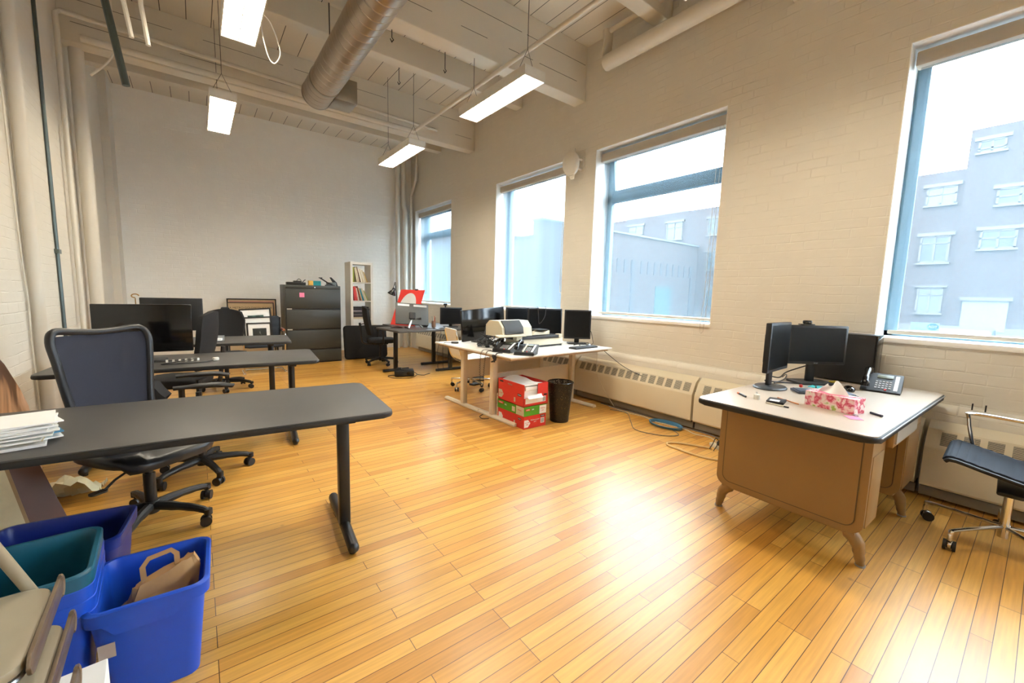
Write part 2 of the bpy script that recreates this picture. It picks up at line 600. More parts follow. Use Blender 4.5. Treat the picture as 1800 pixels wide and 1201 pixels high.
def text(s, size, M, m, parent, name='lettering', ext=.0006, align='CENTER'):
    cu = bpy.data.curves.new(name, 'FONT')
    cu.body = s; cu.size = size; cu.extrude = ext
    cu.align_x = align; cu.align_y = 'CENTER'
    t = bpy.data.objects.new(name + '_curve', cu)
    me = bpy.data.meshes.new_from_object(t)
    bpy.data.objects.remove(t)
    bpy.data.curves.remove(cu)
    me.name = name
    me.transform(M)
    me.materials.append(m)
    o = bpy.data.objects.new(name, me)
    C.objects.link(o)
    if parent is not None: o.parent = parent
    return o

def T(x, y, z): return Matrix.Translation((x, y, z))
def RX(a): return Matrix.Rotation(math.radians(a), 4, 'X')
def RY(a): return Matrix.Rotation(math.radians(a), 4, 'Y')
def RZ(a): return Matrix.Rotation(math.radians(a), 4, 'Z')

# ------------------------------------------------------------------ the room
XW, YB, XL, YF, ZC = 4.2, 9.6, -1.05, -3.6, 4.57
o = MB().box(XL - .3, XW + .05, YF - .3, YB + .3, -.2, 0).build('floor', M_floor, smooth=False); struct(o)
o = MB().box(XL - .3, XW + .5, YF - .3, YB + .3, ZC, ZC + .2).build('ceiling', M_ceil, smooth=False); struct(o)
o = MB().box(XL, XW, YB, YB + .3, 0, ZC).build('wall_back', M_wall_x, smooth=False); struct(o)
o = MB().box(XL - .3, XL, YF - .3, YB + .3, 0, ZC).build('wall_left', M_wall_y, smooth=False); struct(o)
o = MB().box(XL, XW, YF - .3, YF, 0, ZC).build('wall_front', M_wall_x, smooth=False); struct(o)
WIN = [(7.62, 9.36), (4.33, 6.04), (2.12, 3.79), (-.86, .82), (-3.3, -1.6)]  # last opening is out of view, added to supply daylight
WZ0, WZ1, WT = 1.10, 3.24, .42
b = MB()
ys = sorted(WIN)
edges = [YF - .3] + [v for w in ys for v in w] + [YB + .3]
for i in range(0, len(edges), 2):
    b.box(XW, XW + WT, edges[i], edges[i + 1], -1.0, ZC)
for y0, y1 in ys:
    b.box(XW, XW + WT, y0, y1, -1.0, WZ0)
    b.box(XW, XW + WT, y0, y1, WZ1, ZC)
struct(b.build('wall_right', M_wall_y, smooth=False))
# thickened foot of the window wall, rounded by paint
b = MB()
prof = [(XW, 0), (XW, .66), (XW - .035, .655), (XW - .06, .635), (XW - .07, .60), (XW - .07, 0)]
b.prism([(x, z) for x, z in prof], YF, YB, M=Matrix(((1, 0, 0, 0), (0, 0, 1, 0), (0, 1, 0, 0), (0, 0, 0, 1))))
struct(b.build('trim_1', M_wall_y, ang=50))
# ceiling beams: deep ones and shallower joists between
n = 2
for y, w, zb in ((-1.3, .22, 3.9), (.05, .16, 4.26), (1.4, .22, 3.9), (2.80, .17, 4.30), (4.02, .2, 3.90), (5.36, .16, 4.26), (6.76, .2, 3.95), (8.06, .17, 4.26)):
    deep = zb < 4
    b = MB().box(XL, XW, y, y + w, zb, ZC, bev=.008)
    o = b.build('trim_%d' % n, M_beam, smooth=False); struct(o); n += 1
    # open seams between the stacked planks of the beam
    if deep:
        q = MB()
        rr = random.Random(n)
        for z in (zb + .2, zb + .44):
            x = XL + .1
            while x < XW - .3:
                L = rr.uniform(.3, 1.1)
                q.box(x, min(x + L, XW - .01), y - .0015, y, z, z + .004)
                x += L + rr.uniform(.05, .6)
        struct(q.build('beam_seam', mat('seam_dark', '2a241c', .9), o, smooth=False))
# brick pier in the left rear corner
o = MB().box(XL, XL + .1, 9.1, YB, 0, ZC).build('trim_%d' % n, M_wall_y, smooth=False); struct(o); n += 1

# ------------------------------------------------------------------ windows and blinds
M_shadeA = shade_fabric('screen_blind_fabric', .56, .02)
M_shadeB = shade_fabric('screen_blind_fabric_streaked', .34, .05)
M_reveal = mat('reveal_daylight_white', 'f7f6f2', .5, var=.01)  # whiter than the walls so jambs and sills look flooded with daylight
M_shadeC = shade_fabric('screen_blind_fabric_dense', .20, .06)
M_cass = mat('blind_cassette', 'b3ab9d', .5, var=.03)
blind_words = {0: 'far corner window by the red drawing board', 1: 'second window from the back, left of the wall speaker', 2: 'middle window whose top pane tilts open', 3: 'large window at the right edge, behind the steel desk'}
for i, (y0, y1) in enumerate(WIN):
    xf = XW + .27
    fr = MB()
    tr = i in (0, 2)
    fw = .065
    for a, c_ in ((y0, y0 + fw), (y1 - fw, y1)):
        fr.box(xf, xf + .08, a, c_, WZ0, WZ1, bev=.006)
    fr.box(xf, xf + .08, y0, y1, WZ0, WZ0 + .05, bev=.006)
    fr.box(xf, xf + .08, y0, y1, WZ1 - .07, WZ1, bev=.006)
    for a, c_ in ((y0 + fw, y0 + fw + .02), (y1 - fw - .02, y1 - fw)):
        fr.box(xf - .012, xf + .02, a, c_, WZ0 + .05, WZ1 - .07)
    if tr:
        fr.box(xf, xf + .08, y0, y1, 2.60, 2.70, bev=.006)
    w = fr.build('window_%d' % (i + 1), M_frameblue); struct(w)
    struct(MB().box(xf + .04, xf + .046, y0 + fw, y1 - fw, WZ0 + .05, 2.60 if tr else WZ1 - .07).build('pane', M_glass, w, smooth=False))
    if tr:
        tilt = 7 if i == 2 else 0
        s = MB()
        hh = WZ1 - .07 - 2.70
        for a, c_ in ((y0 + fw, y0 + fw + .05), (y1 - fw - .05, y1 - fw)):
            s.box(-.02, .02, a, c_, 0, hh)
        s.box(-.02, .02, y0 + fw, y1 - fw, 0, .05)
        s.box(-.02, .02, y0 + fw, y1 - fw, hh - .05, hh)
        Mx = T(xf + .03, 0, 2.705) @ RY(-tilt)
        struct(s.build('sash', M_frameblue, w, M=Mx))
        struct(MB().box(-.003, .003, y0 + fw + .05, y1 - fw - .05, .05, hh - .05).build('sash_pane', M_glass, w, smooth=False, M=Mx))
    struct(MB().box(XW - .02, XW + WT, y0, y1, WZ0 - .035, WZ0 + .004, bev=.008).build('sill', M_reveal, w))
    q = MB().box(XW + .001, XW + WT - .01, y1 - .006, y1 + .0, WZ0, WZ1).box(XW + .001, XW + WT - .01, y0, y0 + .006, WZ0, WZ1).box(XW + .001, XW + WT - .01, y0, y1, WZ1 - .006, WZ1)
    struct(q.build('reveal_bright_skin', M_reveal, w, smooth=False))  # thin skins added over jambs and head to brighten them
    if i < 4:
        t = thing('roller_blind', 'see-through pale roller blind over the ' + blind_words[i], 'blind', (XW + .12, (y0 + y1) / 2, WZ0), group='roller blinds on the window wall')
        hw = (y1 - y0) / 2 - .025
        zt = WZ1 - WZ0
        MB().box(-.05, .05, -hw, hw, zt - .15, zt - .045, bev=.012).build('cassette', M_cass, t)
        MB().grid(lambda u, v: Vector((-.001 + .004 * math.sin(u * 9 + i), -hw + .025 + (2 * hw - .05) * u, .05 + (zt - .17) * v)), 12, 1).build('fabric', (M_shadeC, M_shadeB)[i] if i < 2 else M_shadeA, t)
        MB().box(-.012, .012, -hw + .03, hw - .03, .025, .055, bev=.005).build('bottom_bar', M_cass, t)
        ch = []
        drop = -.09 if i == 2 else .3
        yy = -hw + .03
        ch = [(-.06, yy, zt - .08), (-.10 if i == 2 else -.06, yy, .3), (-.15 if i == 2 else -.06, yy, drop + .01), (-.15 if i == 2 else -.06, yy + .02, drop - .01), (-.15 if i == 2 else -.06, yy + .04, drop + .01), (-.10 if i == 2 else -.06, yy + .04, .3), (-.06, yy + .04, zt - .08)]
        MB().tube(ch, .0022, n=5).build('chain', M_cass, t)
# alarm sticker on the right-hand pane
t = thing('window_sticker', 'small pale blue alarm sticker with a blue octagon in the corner of the right window', 'sticker', (XW + .302, .665, 1.19))
MB().box(-.001, .001, -.16, .0, -.03, .03).build('strip', mat('pale_blue_film', 'a9cde2', .5), t, smooth=False)
MB().prism([(.034 * math.cos(PI / 8 + i * PI / 4), .028 * math.sin(PI / 8 + i * PI / 4)) for i in range(8)], 0, .002, M=T(-.001, -.125, .0) @ RY(-90) @ RZ(90)).build('badge', mat('badge_blue', '2f7fd0', .4), t)
text('ADT', .026, T(-.004, -.125, 0) @ RZ(-90) @ RX(90), M_white, t)

# ------------------------------------------------------------------ outside
M_obrick = checker_paint('outdoor_brick', [(0, '2b2424'), (.5, '332c2b'), (1, '3a3332')], 40, rough=.9, order='yz0', sc3=(3, 12, 1))
M_obrick2 = checker_paint('outdoor_brick_wing', [(0, '2d2522'), (.5, '362d29'), (1, '3c332f')], 40, rough=.9, order='xz0', sc3=(3, 12, 1))
M_owin = mat('outdoor_window_glass', '1c262b', .45)
M_olight = mat('outdoor_light_stone', '444240', .7)
struct(MB().box(XW + WT, 90, -60, 90, -1.2, -.7).build('ground', mat('asphalt', '303235', .9, var=.1, scale=2), smooth=False))
t = thing('brick_building', 'pale brick building with stepped roofline across the street, behind the two right windows', 'building', (22, 0, -.7))
MB().box(0, 12, 2.36, 32, 0, 6.95).build('wall', M_obrick, t, smooth=False)
MB().box(-.02, 12, -16, 2.36, 0, 8.24).build('tower', M_obrick, t, smooth=False)
MB().box(.0, 6, 13.5, 17, 6.95, 7.25).build('roof_plant', mat('roof_grey', '565c60', .8), t, smooth=False)
MB().box(-.06, 0, -16, 12, 0, 1.35).build('base_course', M_olight, t, smooth=False)
def owin(y0, y1, z0, z1, lint=.12, dark=True, par=t):
    z0 += .7; z1 += .7
    f = MB()
    for a, c_ in ((y0, y0 + .06), (y1 - .06, y1), ((y0 + y1) / 2 - .03, (y0 + y1) / 2 + .03)):
        f.box(-.07, -.0, a, c_, z0, z1)
    f.box(-.07, 0, y0, y1, z1 - .05, z1); f.box(-.07, 0, y0, y1, z0, z0 + .05); f.box(-.07, 0, y0, y1, z1 - .3, z1 - .25)
    f.box(-.1, .0, y0 - .1, y1 + .1, z1, z1 + lint)
    f.box(-.12, .0, y0 - .05, y1 + .05, z0 - .07, z0)
    w_ = f.build('window_frame', M_olight, par, smooth=False)
    MB().box(-.04, -.025, y0 + .03, y1 - .03, z0 + .03, z1 - .03).build('pane', M_owin if dark else mat('outdoor_curtained_glass', '3a4143', .5), w_, smooth=False)
for a in ((2.5, 3.3, 5.08, 5.72, .12, False), (2.5, 3.3, 2.97, 3.95, .12, True), (2.5, 3.2, 1.1, 2.05, .06, False), (1.5, 2.15, 6.7, 7.1), (.5, 1.55, 4.85, 5.4), (.95, 1.8, 3.38, 4.02), (15.7, 16.8, 5.3, 5.78, .12, False), (13.1, 14.1, 4.75, 5.7, .12, False), (10.75, 11.65, 4.8, 5.65), (10.7, 11.6, 2.95, 3.9), (10.7, 11.5, .95, 1.9), (-1.6, -.6, 4.85, 5.4), (-1.6, -.6, 3.38, 4.02), (5.2, 6.2, 5.0, 5.7), (8, 9, 5.0, 5.7), (5.2, 6.2, 2.97, 3.95), (8, 9, 2.97, 3.95)):
    owin(*a)
MB().box(-.08, 0, .9, 1.97, 1.2, 2.3).build('shutter', stripes('outdoor_shutter', 'z', .08, '454b4e', '50575a', .15), t, smooth=False)
MB().box(-.16, 0, .82, 2.05, 2.28, 2.4).build('shutter_box', M_olight, t, smooth=False)
t = thing('brick_wing', 'low brick wing with a row of arched slots, seen through the middle windows', 'building', (10.47, 12.09, -.7))
MB().box(0, 11.5, 0, .4, 0, 4.9).build('front_wall', M_obrick2, t, smooth=False)
MB().box(-.04, 11.5, -.06, .46, 4.9, 4.98).build('coping', mat('coping_stone', '4c5052', .8), t, smooth=False)
MB().box(0, 11.5, .4, 14, 0, 4.22).build('side_block', M_obrick, t, smooth=False)
MB().box(-.02, 11.5, 5.5, 14.5, 0, 5.15).build('rear_block', M_obrick, t, smooth=False)
M_slot = mat('outdoor_slot', '2a292b', .9)
for x in [4.2 + .52 * k for k in range(4)] + [6.5 + .54 * k for k in range(9)]:
    arch = [(x - .1, 3.2), (x + .1, 3.2)] + [(x + .1 * math.cos(a), 3.72 + .1 * math.sin(a)) for a in [k * PI / 6 for k in range(7)]]
    MB().prism([(px, pz) for px, pz in arch], -.03, .0, M=Matrix(((1, 0, 0, 0), (0, 0, 1, 0), (0, 1, 0, 0), (0, 0, 0, 1)))).build('arched_slot', M_slot, t, smooth=False)
for x in (5.7, 10.85):
    MB().box(x, x + .18, -.05, 0, .9, 3.8).build('downpipe', M_slot, t, smooth=False)
MB().box(7.7, 9.1, -.04, 0, .5, 2.65).build('door', mat('outdoor_green_door', '2c4444', .6), t, smooth=False)
# neighbouring warehouse seen past the far windows
t = thing('warehouse', 'low flat-roofed grey block seen through the far corner window', 'building', (9.5, 27, -.7))
MB().box(0, 9, 0, 16, 0, 5.0).build('wall', mat('warehouse_render', '2c3133', .9), t, smooth=False)
MB().box(-.15, 9.1, -.15, 16.1, 5.0, 5.25).build('coping', MATS['coping_stone'], t, smooth=False)
# parked car
t = thing('parked_car', 'pale car parked across the street below the right-hand window view', 'car', (18.2, 1.75, -.7), 0)
body = [(-2.1, .35), (-2.15, .62), (-1.95, .78), (-1.15, .92), (-.55, 1.38), (.75, 1.44), (1.45, .98), (2.05, .86), (2.15, .55), (2.1, .32), (1.7, .28), (-1.7, .28)]
XZ = Matrix(((1, 0, 0, 0), (0, 0, 1, 0), (0, 1, 0, 0), (0, 0, 0, 1)))
MB().prism(body, -.8, .8, M=XZ, bev=.06).build('body', mat('car_paint', '475055', .25), t)
MB().prism([(-1.0, .96), (-.5, 1.33), (.7, 1.38), (1.3, 1.0)], -.81, .81, M=XZ).build('side_windows', M_owin, t)
for x in (-1.4, 1.4):
    for y in (-.78, .78):
        MB().cyl((x, y - .09, .31), (x, y + .09, .31), .31, n=20).build('wheel', M_blk, t)

# ------------------------------------------------------------------ heater covers under the windows
M_vent = stripes('heater_vent_slots', 'x', .009, '2a2824', 'cdc2a8', .55)
def heater(y0, y1, label):
    L = y1 - y0
    t = thing('radiator_cover', label, 'radiator', (XW - .07, y0, 0), group='radiator covers along the window wall')
    Ypr = Matrix(((1, 0, 0, 0), (0, 0, 1, 0), (0, 1, 0, 0), (0, 0, 0, 1)))
    MB().prism([(-.008, .10), (-.008, .55), (-.075, .50), (-.135, .385), (-.14, .37), (-.14, .115), (-.13, .10)], .003, L - .003, M=Ypr).build('cover', M_cream, t, ang=25)
    nv = int(L / .105)
    A = Vector((-.083, 0, .486)); B = Vector((-.127, 0, .40))
    for k in range(nv):
        ya = .04 + k * .105
        if ya + .08 > L - .03: break
        M = T((A.x + B.x) / 2, ya + .04, (A.z + B.z) / 2) @ RY(-math.degrees(math.atan2(A.z - B.z, A.x - B.x)))
        MB().box(-.048, .048, -.036, .036, -.001, .0018).build('vent_grille', M_vent, t, M=None, smooth=False).matrix_local = M
    MB().box(-.06, -.002, .0, L, .02, .10).build('back_plate', mat('heater_back_plate', '3a352c', .7), t, smooth=False)
    MB().prism([(-.02, .012), (-.02, .075), (-.075, .078), (-.08, .07), (-.08, .015)], 0, L, M=Ypr).build('pipe_cover', mat('dusty_pipe_cover', '8f887a', .6), t)
secs = [(7.2, 8.85, 'cream radiator cover section nearest the back corner, beneath the far window'),
        (5.5, 7.18, 'cream radiator cover section beside the black corner desk'),
        (3.82, 5.48, 'cream radiator cover section behind the white desks'),
        (2.14, 3.80, 'cream radiator cover section under the middle window, just right of the white desks'),
        (.46, 2.12, 'cream radiator cover section running behind the steel desk'),
        (-1.22, .44, 'cream radiator cover section right of the steel desk, behind the chrome-armed chair')]
for a in secs: heater(*a)

# ------------------------------------------------------------------ ceiling lamps
M_diff, nt_, b_ = nodes_of('lamp_tube_glow')
b_.inputs['Emission Color'].default_value = (*LAMP_COL, 1)
b_.inputs['Emission Strength'].default_value = LAMP
M_house = mat('lamp_housing_white', 'dcdad2', .4)
M_louv = mat('lamp_louver', 'e9e8e2', .25)
def lamp(x, y0, y1, label, z=3.3):
    L = y1 - y0; W = .24
    t = thing('ceiling_lamp', label, 'lamp', (x, (y0 + y1) / 2, z), group='suspended fluorescent lamps')
    h = MB()
    h.box(-W / 2, W / 2, -L / 2, L / 2, .075, .09)
    h.box(-W / 2, -W / 2 + .008, -L / 2, L / 2, 0, .075); h.box(W / 2 - .008, W / 2, -L / 2, L / 2, 0, .075)
    h.box(-W / 2 + .008, W / 2 - .008, -L / 2, -L / 2 + .008, 0, .075); h.box(-W / 2 + .008, W / 2 - .008, L / 2 - .008, L / 2, 0, .075)
    h.build('housing', M_house, t, smooth=False)
    MB().box(-W / 2 + .01, W / 2 - .01, -L / 2 + .01, L / 2 - .01, .022, .027).build('diffuser', M_diff, t, smooth=False)
    lv = MB()
    lv.box(-.003, .003, -L / 2 + .01, L / 2 - .01, .003, .02)
    k = 12
    for i in range(1, k):
        y = -L / 2 + L * i / k
        lv.box(-W / 2 + .01, W / 2 - .01, y - .002, y + .002, .003, .02)
    lv.build('louver', M_louv, t, smooth=False)
    for s in (-1, 1):
        ye = s * (L / 2 - .12)
        c_ = MB()
        c_.tube([(0, ye, ZC - z), (0, ye, .30)], .0028, n=6)
        c_.tube([(0, ye, .30), (-W / 2 + .02, ye, .09)], .002, n=5)
        c_.tube([(0, ye, .30), (W / 2 - .02, ye, .09)], .002, n=5)
        c_.build('chain', M_dk, t)
    return t
lamp(2.53, 3.06, 4.23, 'long louvred ceiling lamp in the window-side row, nearer the camera, above the white desks')
lamp(2.46, 5.42, 6.6, 'long louvred ceiling lamp in the window-side row, near the back wall')
lamp(.32, 5.5, 6.68, 'bright ceiling lamp nearest the left wall, in front of the back wall')
t = lamp(.36, 2.99, 4.17, 'bright ceiling lamp cut by the top edge, with a loop of cord beside it')
MB().tube([(.13, .35, .1), (.15, .38, -.02), (.19, .42, -.13), (.23, .40, -.16), (.26, .36, -.08), (.2, .33, .08), (.14, .3, .12)], .0045, n=6, smooth=6).build('cord_loop', M_white, t)
lamp(2.53, .5, 1.68, 'ceiling lamp whose corner shows at the top edge beside the thick white pipe')

# ------------------------------------------------------------------ pipes, duct, conduits
def pipe(name, pts, r, m, label, cat='pipe', smooth=0, extra=None, n=12):
    b = MB().tube(pts, r, n=n, smooth=smooth)
    if extra: extra(b)
    return tag(b.build(name, m), label, cat)
def sprk_extra(b):
    for x in (2.84,):
        b.sphere((x, 6.25, 3.83), .045)
pipe('sprinkler_pipe', [(-.83, 6.38, 3.86), (2.84, 6.38, 3.86)], .035, M_pipe, 'white sprinkler pipe running across the room under the back beams')
pipe('sprinkler_branch', [(2.84, 6.34, 3.86), (2.84, -3.4, 3.86)], .024, M_pipe, 'thin white sprinkler branch running from the back toward the camera over the window-side lamps')
pipe('wall_pipe', [(-.95, 6.95, 0), (-.95, 6.95, ZC)], .065, M_pipe, 'thick white vertical pipe in the left rear corner')
pipe('wall_pipe', [(-1.0, 6.4, 0), (-1.0, 6.4, 4.05), (-.97, 6.45, 4.1), (3.4, 6.7, 4.1)], .022, M_pipe, 'thin white pipe rising left of the thick corner pipe and turning along the ceiling beam')
pipe('boxed_pipe', [(-1.0, 4.85, 0), (-1.0, 4.85, ZC)], .042, M_pipe, 'white painted pipe on the left wall beside the grey conduit')
pipe('wall_cable', [(-1.035, 4.70, ZC), (-1.035, 4.70, 2.4), (-1.035, 4.74, 1.6), (-1.035, 4.79, 1.2), (-1.035, 4.77, .9), (-1.035, 4.79, .4), (-1.035, 4.78, .0)], .006, M_pipe, 'thin white cable running down the left wall beside a painted pipe', 'cable', smooth=5, n=6)
t = thing('wall_conduit', 'grey metal conduit with a clamp and outlet box on the left wall', 'conduit', (-1.035, 5.8, 0))
MB().tube([(0, 0, ZC), (0, 0, .62)], .014).build('conduit', M_conduit, t)
MB().box(-.014, .02, -.04, .04, 1.62, 1.66).build('clamp', M_conduit, t)
MB().tube([(0, 0, .62), (.0, -.14, .5), (0, -.15, .2), (0, -.15, .0)], .01, smooth=5).build('lower_conduit', M_conduit, t)
MB().box(-.014, .05, -.06, .06, .48, .64, bev=.006).build('outlet_box', mat('old_outlet_box', 'b3aa98', .5, var=.15, scale=30), t)
# corner pipes by the far window
pipe('corner_pipe', [(3.98, 9.45, 0), (3.98, 9.45, 3.2), (3.94, 9.45, 3.35), (3.94, 9.45, ZC)], .06, M_pipe, 'thick white pipe in the right rear corner, middle of three')
pipe('corner_pipe', [(3.80, 9.45, 0), (3.80, 9.45, ZC)], .05, M_pipe, 'white pipe in the right rear corner, furthest from the window')
pipe('corner_pipe', [(4.12, 9.42, 0), (4.12, 9.42, 3.6), (4.10, 9.1, 3.9), (4.10, 9.05, ZC)], .03, M_pipe, 'thin white pipe in the right rear corner that bends toward the ceiling beside the window')
# thick pipe, upper right
pipe('ceiling_pipe', [(3.98, 3.5, 4.45), (3.98, 3.5, 4.10), (3.98, -3.4, 4.10)], .062, M_pipe, 'thick white pipe with an elbow high on the window wall')
pipe('ceiling_pipe', [(3.96, 3.44, 4.42), (3.96, 2.6, 4.42)], .028, M_pipe, 'short thin white pipe above the thick elbow pipe')
pipe('beam_conduit', [(1.35, 4.28, 4.05), (3.05, 4.28, 4.05)], .014, M_pipe, 'thin white conduit behind the deep beam, ending at a metal junction box')
tag(MB().box(3.02, 3.16, 4.3, 4.42, 4.02, 4.14, bev=.006).build('junction_box', M_alu), 'grey metal junction box hanging near the window-side lamp', 'junction box')
# leaning strut and drop pipes at upper left
t = thing('ceiling_strut', 'dark grey metal strut hanging at a slant near the left wall', 'strut', (0, 0, 0))
MB().tube([(-.52, 5.2, 4.5), (-.51, 5.2, 3.78), (-.41, 5.2, 3.1)], .028, n=8).build('strut', M_conduit, t)
MB().tube([(-.58, 5.28, 4.5), (-.46, 5.22, 3.5)], .012, n=6).build('side_rod', M_conduit, t)
pipe('drop_pipe', [(-.30, 4.0, ZC), (-.30, 4.0, 3.25), (-.27, 4.0, 3.02)], .014, M_pipe, 'left of two thin white drop pipes near the left wall', n=8)
pipe('drop_pipe', [(-.21, 4.0, ZC), (-.21, 4.0, 3.25), (-.185, 4.0, 3.0)], .014, M_pipe, 'right of two thin white drop pipes near the left wall', n=8)
pipe('cable_drop', [(-.50, 5.5, ZC), (-.50, 5.5, 4.0), (-.50, 5.5, 3.6), (-.50, 5.5, 3.48), (-.56, 5.55, 3.38), (-.68, 5.6, 3.25)], .010, M_pipe, 'short bent white cable below the slanting strut', 'cable', smooth=5, n=6)
hk = [(1.95, 5.0), (2.3, 4.7), (1.9, 3.55), (2.4, 5.9), (2.75, 5.2)]
for i, (x, y) in enumerate(hk):
    b = MB().tube([(x, y, ZC), (x, y, ZC - .28), (x + .02, y, ZC - .3), (x, y, ZC - .33), (x - .02, y, ZC - .3)], .005, n=5)
    tag(b.build('ceiling_hook', M_dk), 'thin metal rod hook hanging from the ceiling planks between the beams', 'hook', 'rod hooks on the ceiling')
# spiral duct
M_duct, ntd, bd = nodes_of('spiral_duct_metal')
tc = N(ntd, 'ShaderNodeTexCoord'); sp = N(ntd, 'ShaderNodeSeparateXYZ'); ntd.links.new(tc.outputs['Object'], sp.inputs[0])
at = N(ntd, 'ShaderNodeMath', operation='ARCTAN2'); ntd.links.new(sp.outputs[2], at.inputs[0]); ntd.links.new(sp.outputs[0], at.inputs[1])
ma = N(ntd, 'ShaderNodeMath', operation='MULTIPLY_ADD'); ma.inputs[1].default_value = 1 / (2 * PI); ntd.links.new(at.outputs[0], ma.inputs[0])
my = N(ntd, 'ShaderNodeMath', operation='DIVIDE'); my.inputs[1].default_value = .115; ntd.links.new(sp.outputs[1], my.inputs[0]); ntd.links.new(my.outputs[0], ma.inputs[2])
fr_ = N(ntd, 'ShaderNodeMath', operation='FRACT'); ntd.links.new(ma.outputs[0], fr_.inputs[0])
pp = N(ntd, 'ShaderNodeMath', operation='PINGPONG'); pp.inputs[1].default_value = .5; ntd.links.new(fr_.outputs[0], pp.inputs[0])
ls = N(ntd, 'ShaderNodeMapRange'); ls.inputs[1].default_value = 0; ls.inputs[2].default_value = .09; ls.inputs[3].default_value = 1; ls.inputs[4].default_value = 0
ntd.links.new(pp.outputs[0], ls.inputs[0])
bpd = N(ntd, 'ShaderNodeBump'); bpd.inputs['Strength'].default_value = .9; bpd.inputs['Distance'].default_value = .014
ntd.links.new(ls.outputs[0], bpd.inputs['Height']); ntd.links.new(bpd.outputs[0], bd.inputs['Normal'])
bd.inputs['Base Color'].default_value = (*lin('b5a898'), 1); bd.inputs['Metallic'].default_value = .9; bd.inputs['Roughness'].default_value = .33
t = thing('air_duct', 'round spiral metal air duct with a boxed outlet at its end', 'duct', (1.25, 5.57, 3.65))
r = .163
MB().cyl((0, -9.0, 0), (0, -.42, 0), r, n=48).build('duct', M_duct, t)
MB().cyl((0, -.42, 0), (0, 0, 0), r * 1.01, n=48).build('end_section', M_duct, t)
MB().lathe([(r * 1.04, -.015), (r * 1.04, .015)], n=48, M=T(0, -.42, 0) @ RX(90)).build('collar', M_galv, t)
MB().lathe([(r * 1.03, -.01), (r * 1.03, .01)], n=48, M=T(0, 0, 0) @ RX(90)).build('end_cap', M_galv, t)
bb = MB().box(.11, .36, -.36, -.04, -.13, .12, bev=.004)
bb.build('outlet_box', M_galv, t)
for y in (-7, -4.6, -2.2, -.7):
    MB().tube([(-.02, y, r), (-.02, y, ZC - 3.65)], .006, n=6).build('hanger_rod', M_dk, t)
# wall speaker between the windows
t = thing('wall_speaker', 'round cream speaker on a bracket between the second and middle windows', 'speaker', (XW, 4.02, 3.10))
Mh = T(-.16, .06, 0) @ RZ(20) @ RY(-90)
MB().lathe([(.02, .05), (.10, .045), (.135, .02), (.14, 0), (.135, -.02), (.1, -.045), (.04, -.06)], n=32, M=Mh @ Matrix.Diagonal((1.15, .85, 1, 1))).build('body', M_pipe, t)
MB().prism(rrect(-.03, .03, -.2, .2, .02), -.012, .012, M=T(-.15, .04, 0) @ RZ(20) @ RY(-90) @ RZ(90)).build('clip', M_pipe, t)
MB().box(-.02, 0, -.04, .04, -.09, .09, bev=.005).box(-.12, -.01, -.015, .015, .05, .07).box(-.12, -.01, -.015, .015, -.07, -.05).build('bracket', M_pipe, t)
# small fixings on the window wall ledge
for y in (.195, .255):
    tag(MB().cyl((XW - .045, y, .655), (XW - .045, y, .70), .004, n=6).build('wall_peg', M_blk), 'short black peg on the wall ledge right of the steel desk', 'peg', 'pegs on the ledge')

# ------------------------------------------------------------------ black folding-style work tables
TOPZ = .74
def work_table(label, loc, rz, L=1.72, D=.77, twin=False, left_leg=True):
    """origin at the front right corner on the floor; table runs to local -x, +y"""
    t = thing('work_table', label, 'table', loc, rz, group='long charcoal work tables')
    MB().prism(rrect(-L, 0, 0, D, .05), TOPZ - .028, TOPZ, bev=.004).build('tabletop', M_tabletop, t)
    MB().prism(rrect(-L - .004, .004, -.004, D + .004, .054), TOPZ - .030, TOPZ - .005, bev=.008).build('edge_band', M_tabedge, t)
    for x in ([-.20, -L + .2] if left_leg else [-.20]):
        b = MB()
        if twin:
            b.cyl((x, .26, .03), (x, .26, TOPZ - .03), .024, n=20); b.cyl((x, .34, .03), (x, .34, TOPZ - .03), .024, n=20)
        else:
            b.box(x - .03, x + .03, .25, .31, .04, TOPZ - .03, bev=.012)
        lg = b.build('leg', M_blkmetal, t)
        MB().box(x - .025, x + .025, .06, D - .06, TOPZ - .055, TOPZ - .031, bev=.004).build('top_rail', M_blkmetal, lg)
        f = MB().tube([(x, .04, .035), (x, .3, .045), (x, D - .12, .035)], .028, n=14, smooth=4)
        f.sphere((x, .04, .035), .028, n=12); f.sphere((x, D - .12, .035), .028, n=12)
        f.build('foot_bar', M_blkmetal, lg)
        for y in (.06, D - .14):
            MB().cyl((x, y, 0), (x, y, .016), .018, n=12).build('glide', M_blk, lg)
    return t
work_table('nearest long charcoal-topped work table, with a paper stack on its left end', (.775, 1.985, 0), -5.0)
work_table('second charcoal-topped work table from the camera, with a large black monitor on it', (.82, 3.80, 0), -5.5, twin=True)
work_table('third charcoal-topped work table, furthest back, in front of the chrome-armed chair', (.85, 5.32, 0), -5.0, L=1.72)

# ------------------------------------------------------------------ chairs
def caster(parent, x, y, a, m_w=M_blk, r=.028, hood=M_blk):
    b = MB()
    d = Vector((math.cos(a), math.sin(a), 0)); s = Vector((-d.y, d.x, 0))
    c_ = Vector((x, y, r)) - d * .012
    for k in (-1, 1):
        b.cyl(c_ + s * .012 * k, c_ + s * .026 * k, r, n=18)
    b.cyl(c_ - s * .012, c_ + s * .012, r * .45, n=10)
    b.cyl((x, y, r), (x, y, .075), .007, n=8)
    o = b.build('caster', m_w, parent)
    q = MB().sphere(c_ + Vector((0, 0, .006)), r * 1.02, sc=(.8, .8, .9), n=12)
    q.build('caster_hood', hood, o)
    return o

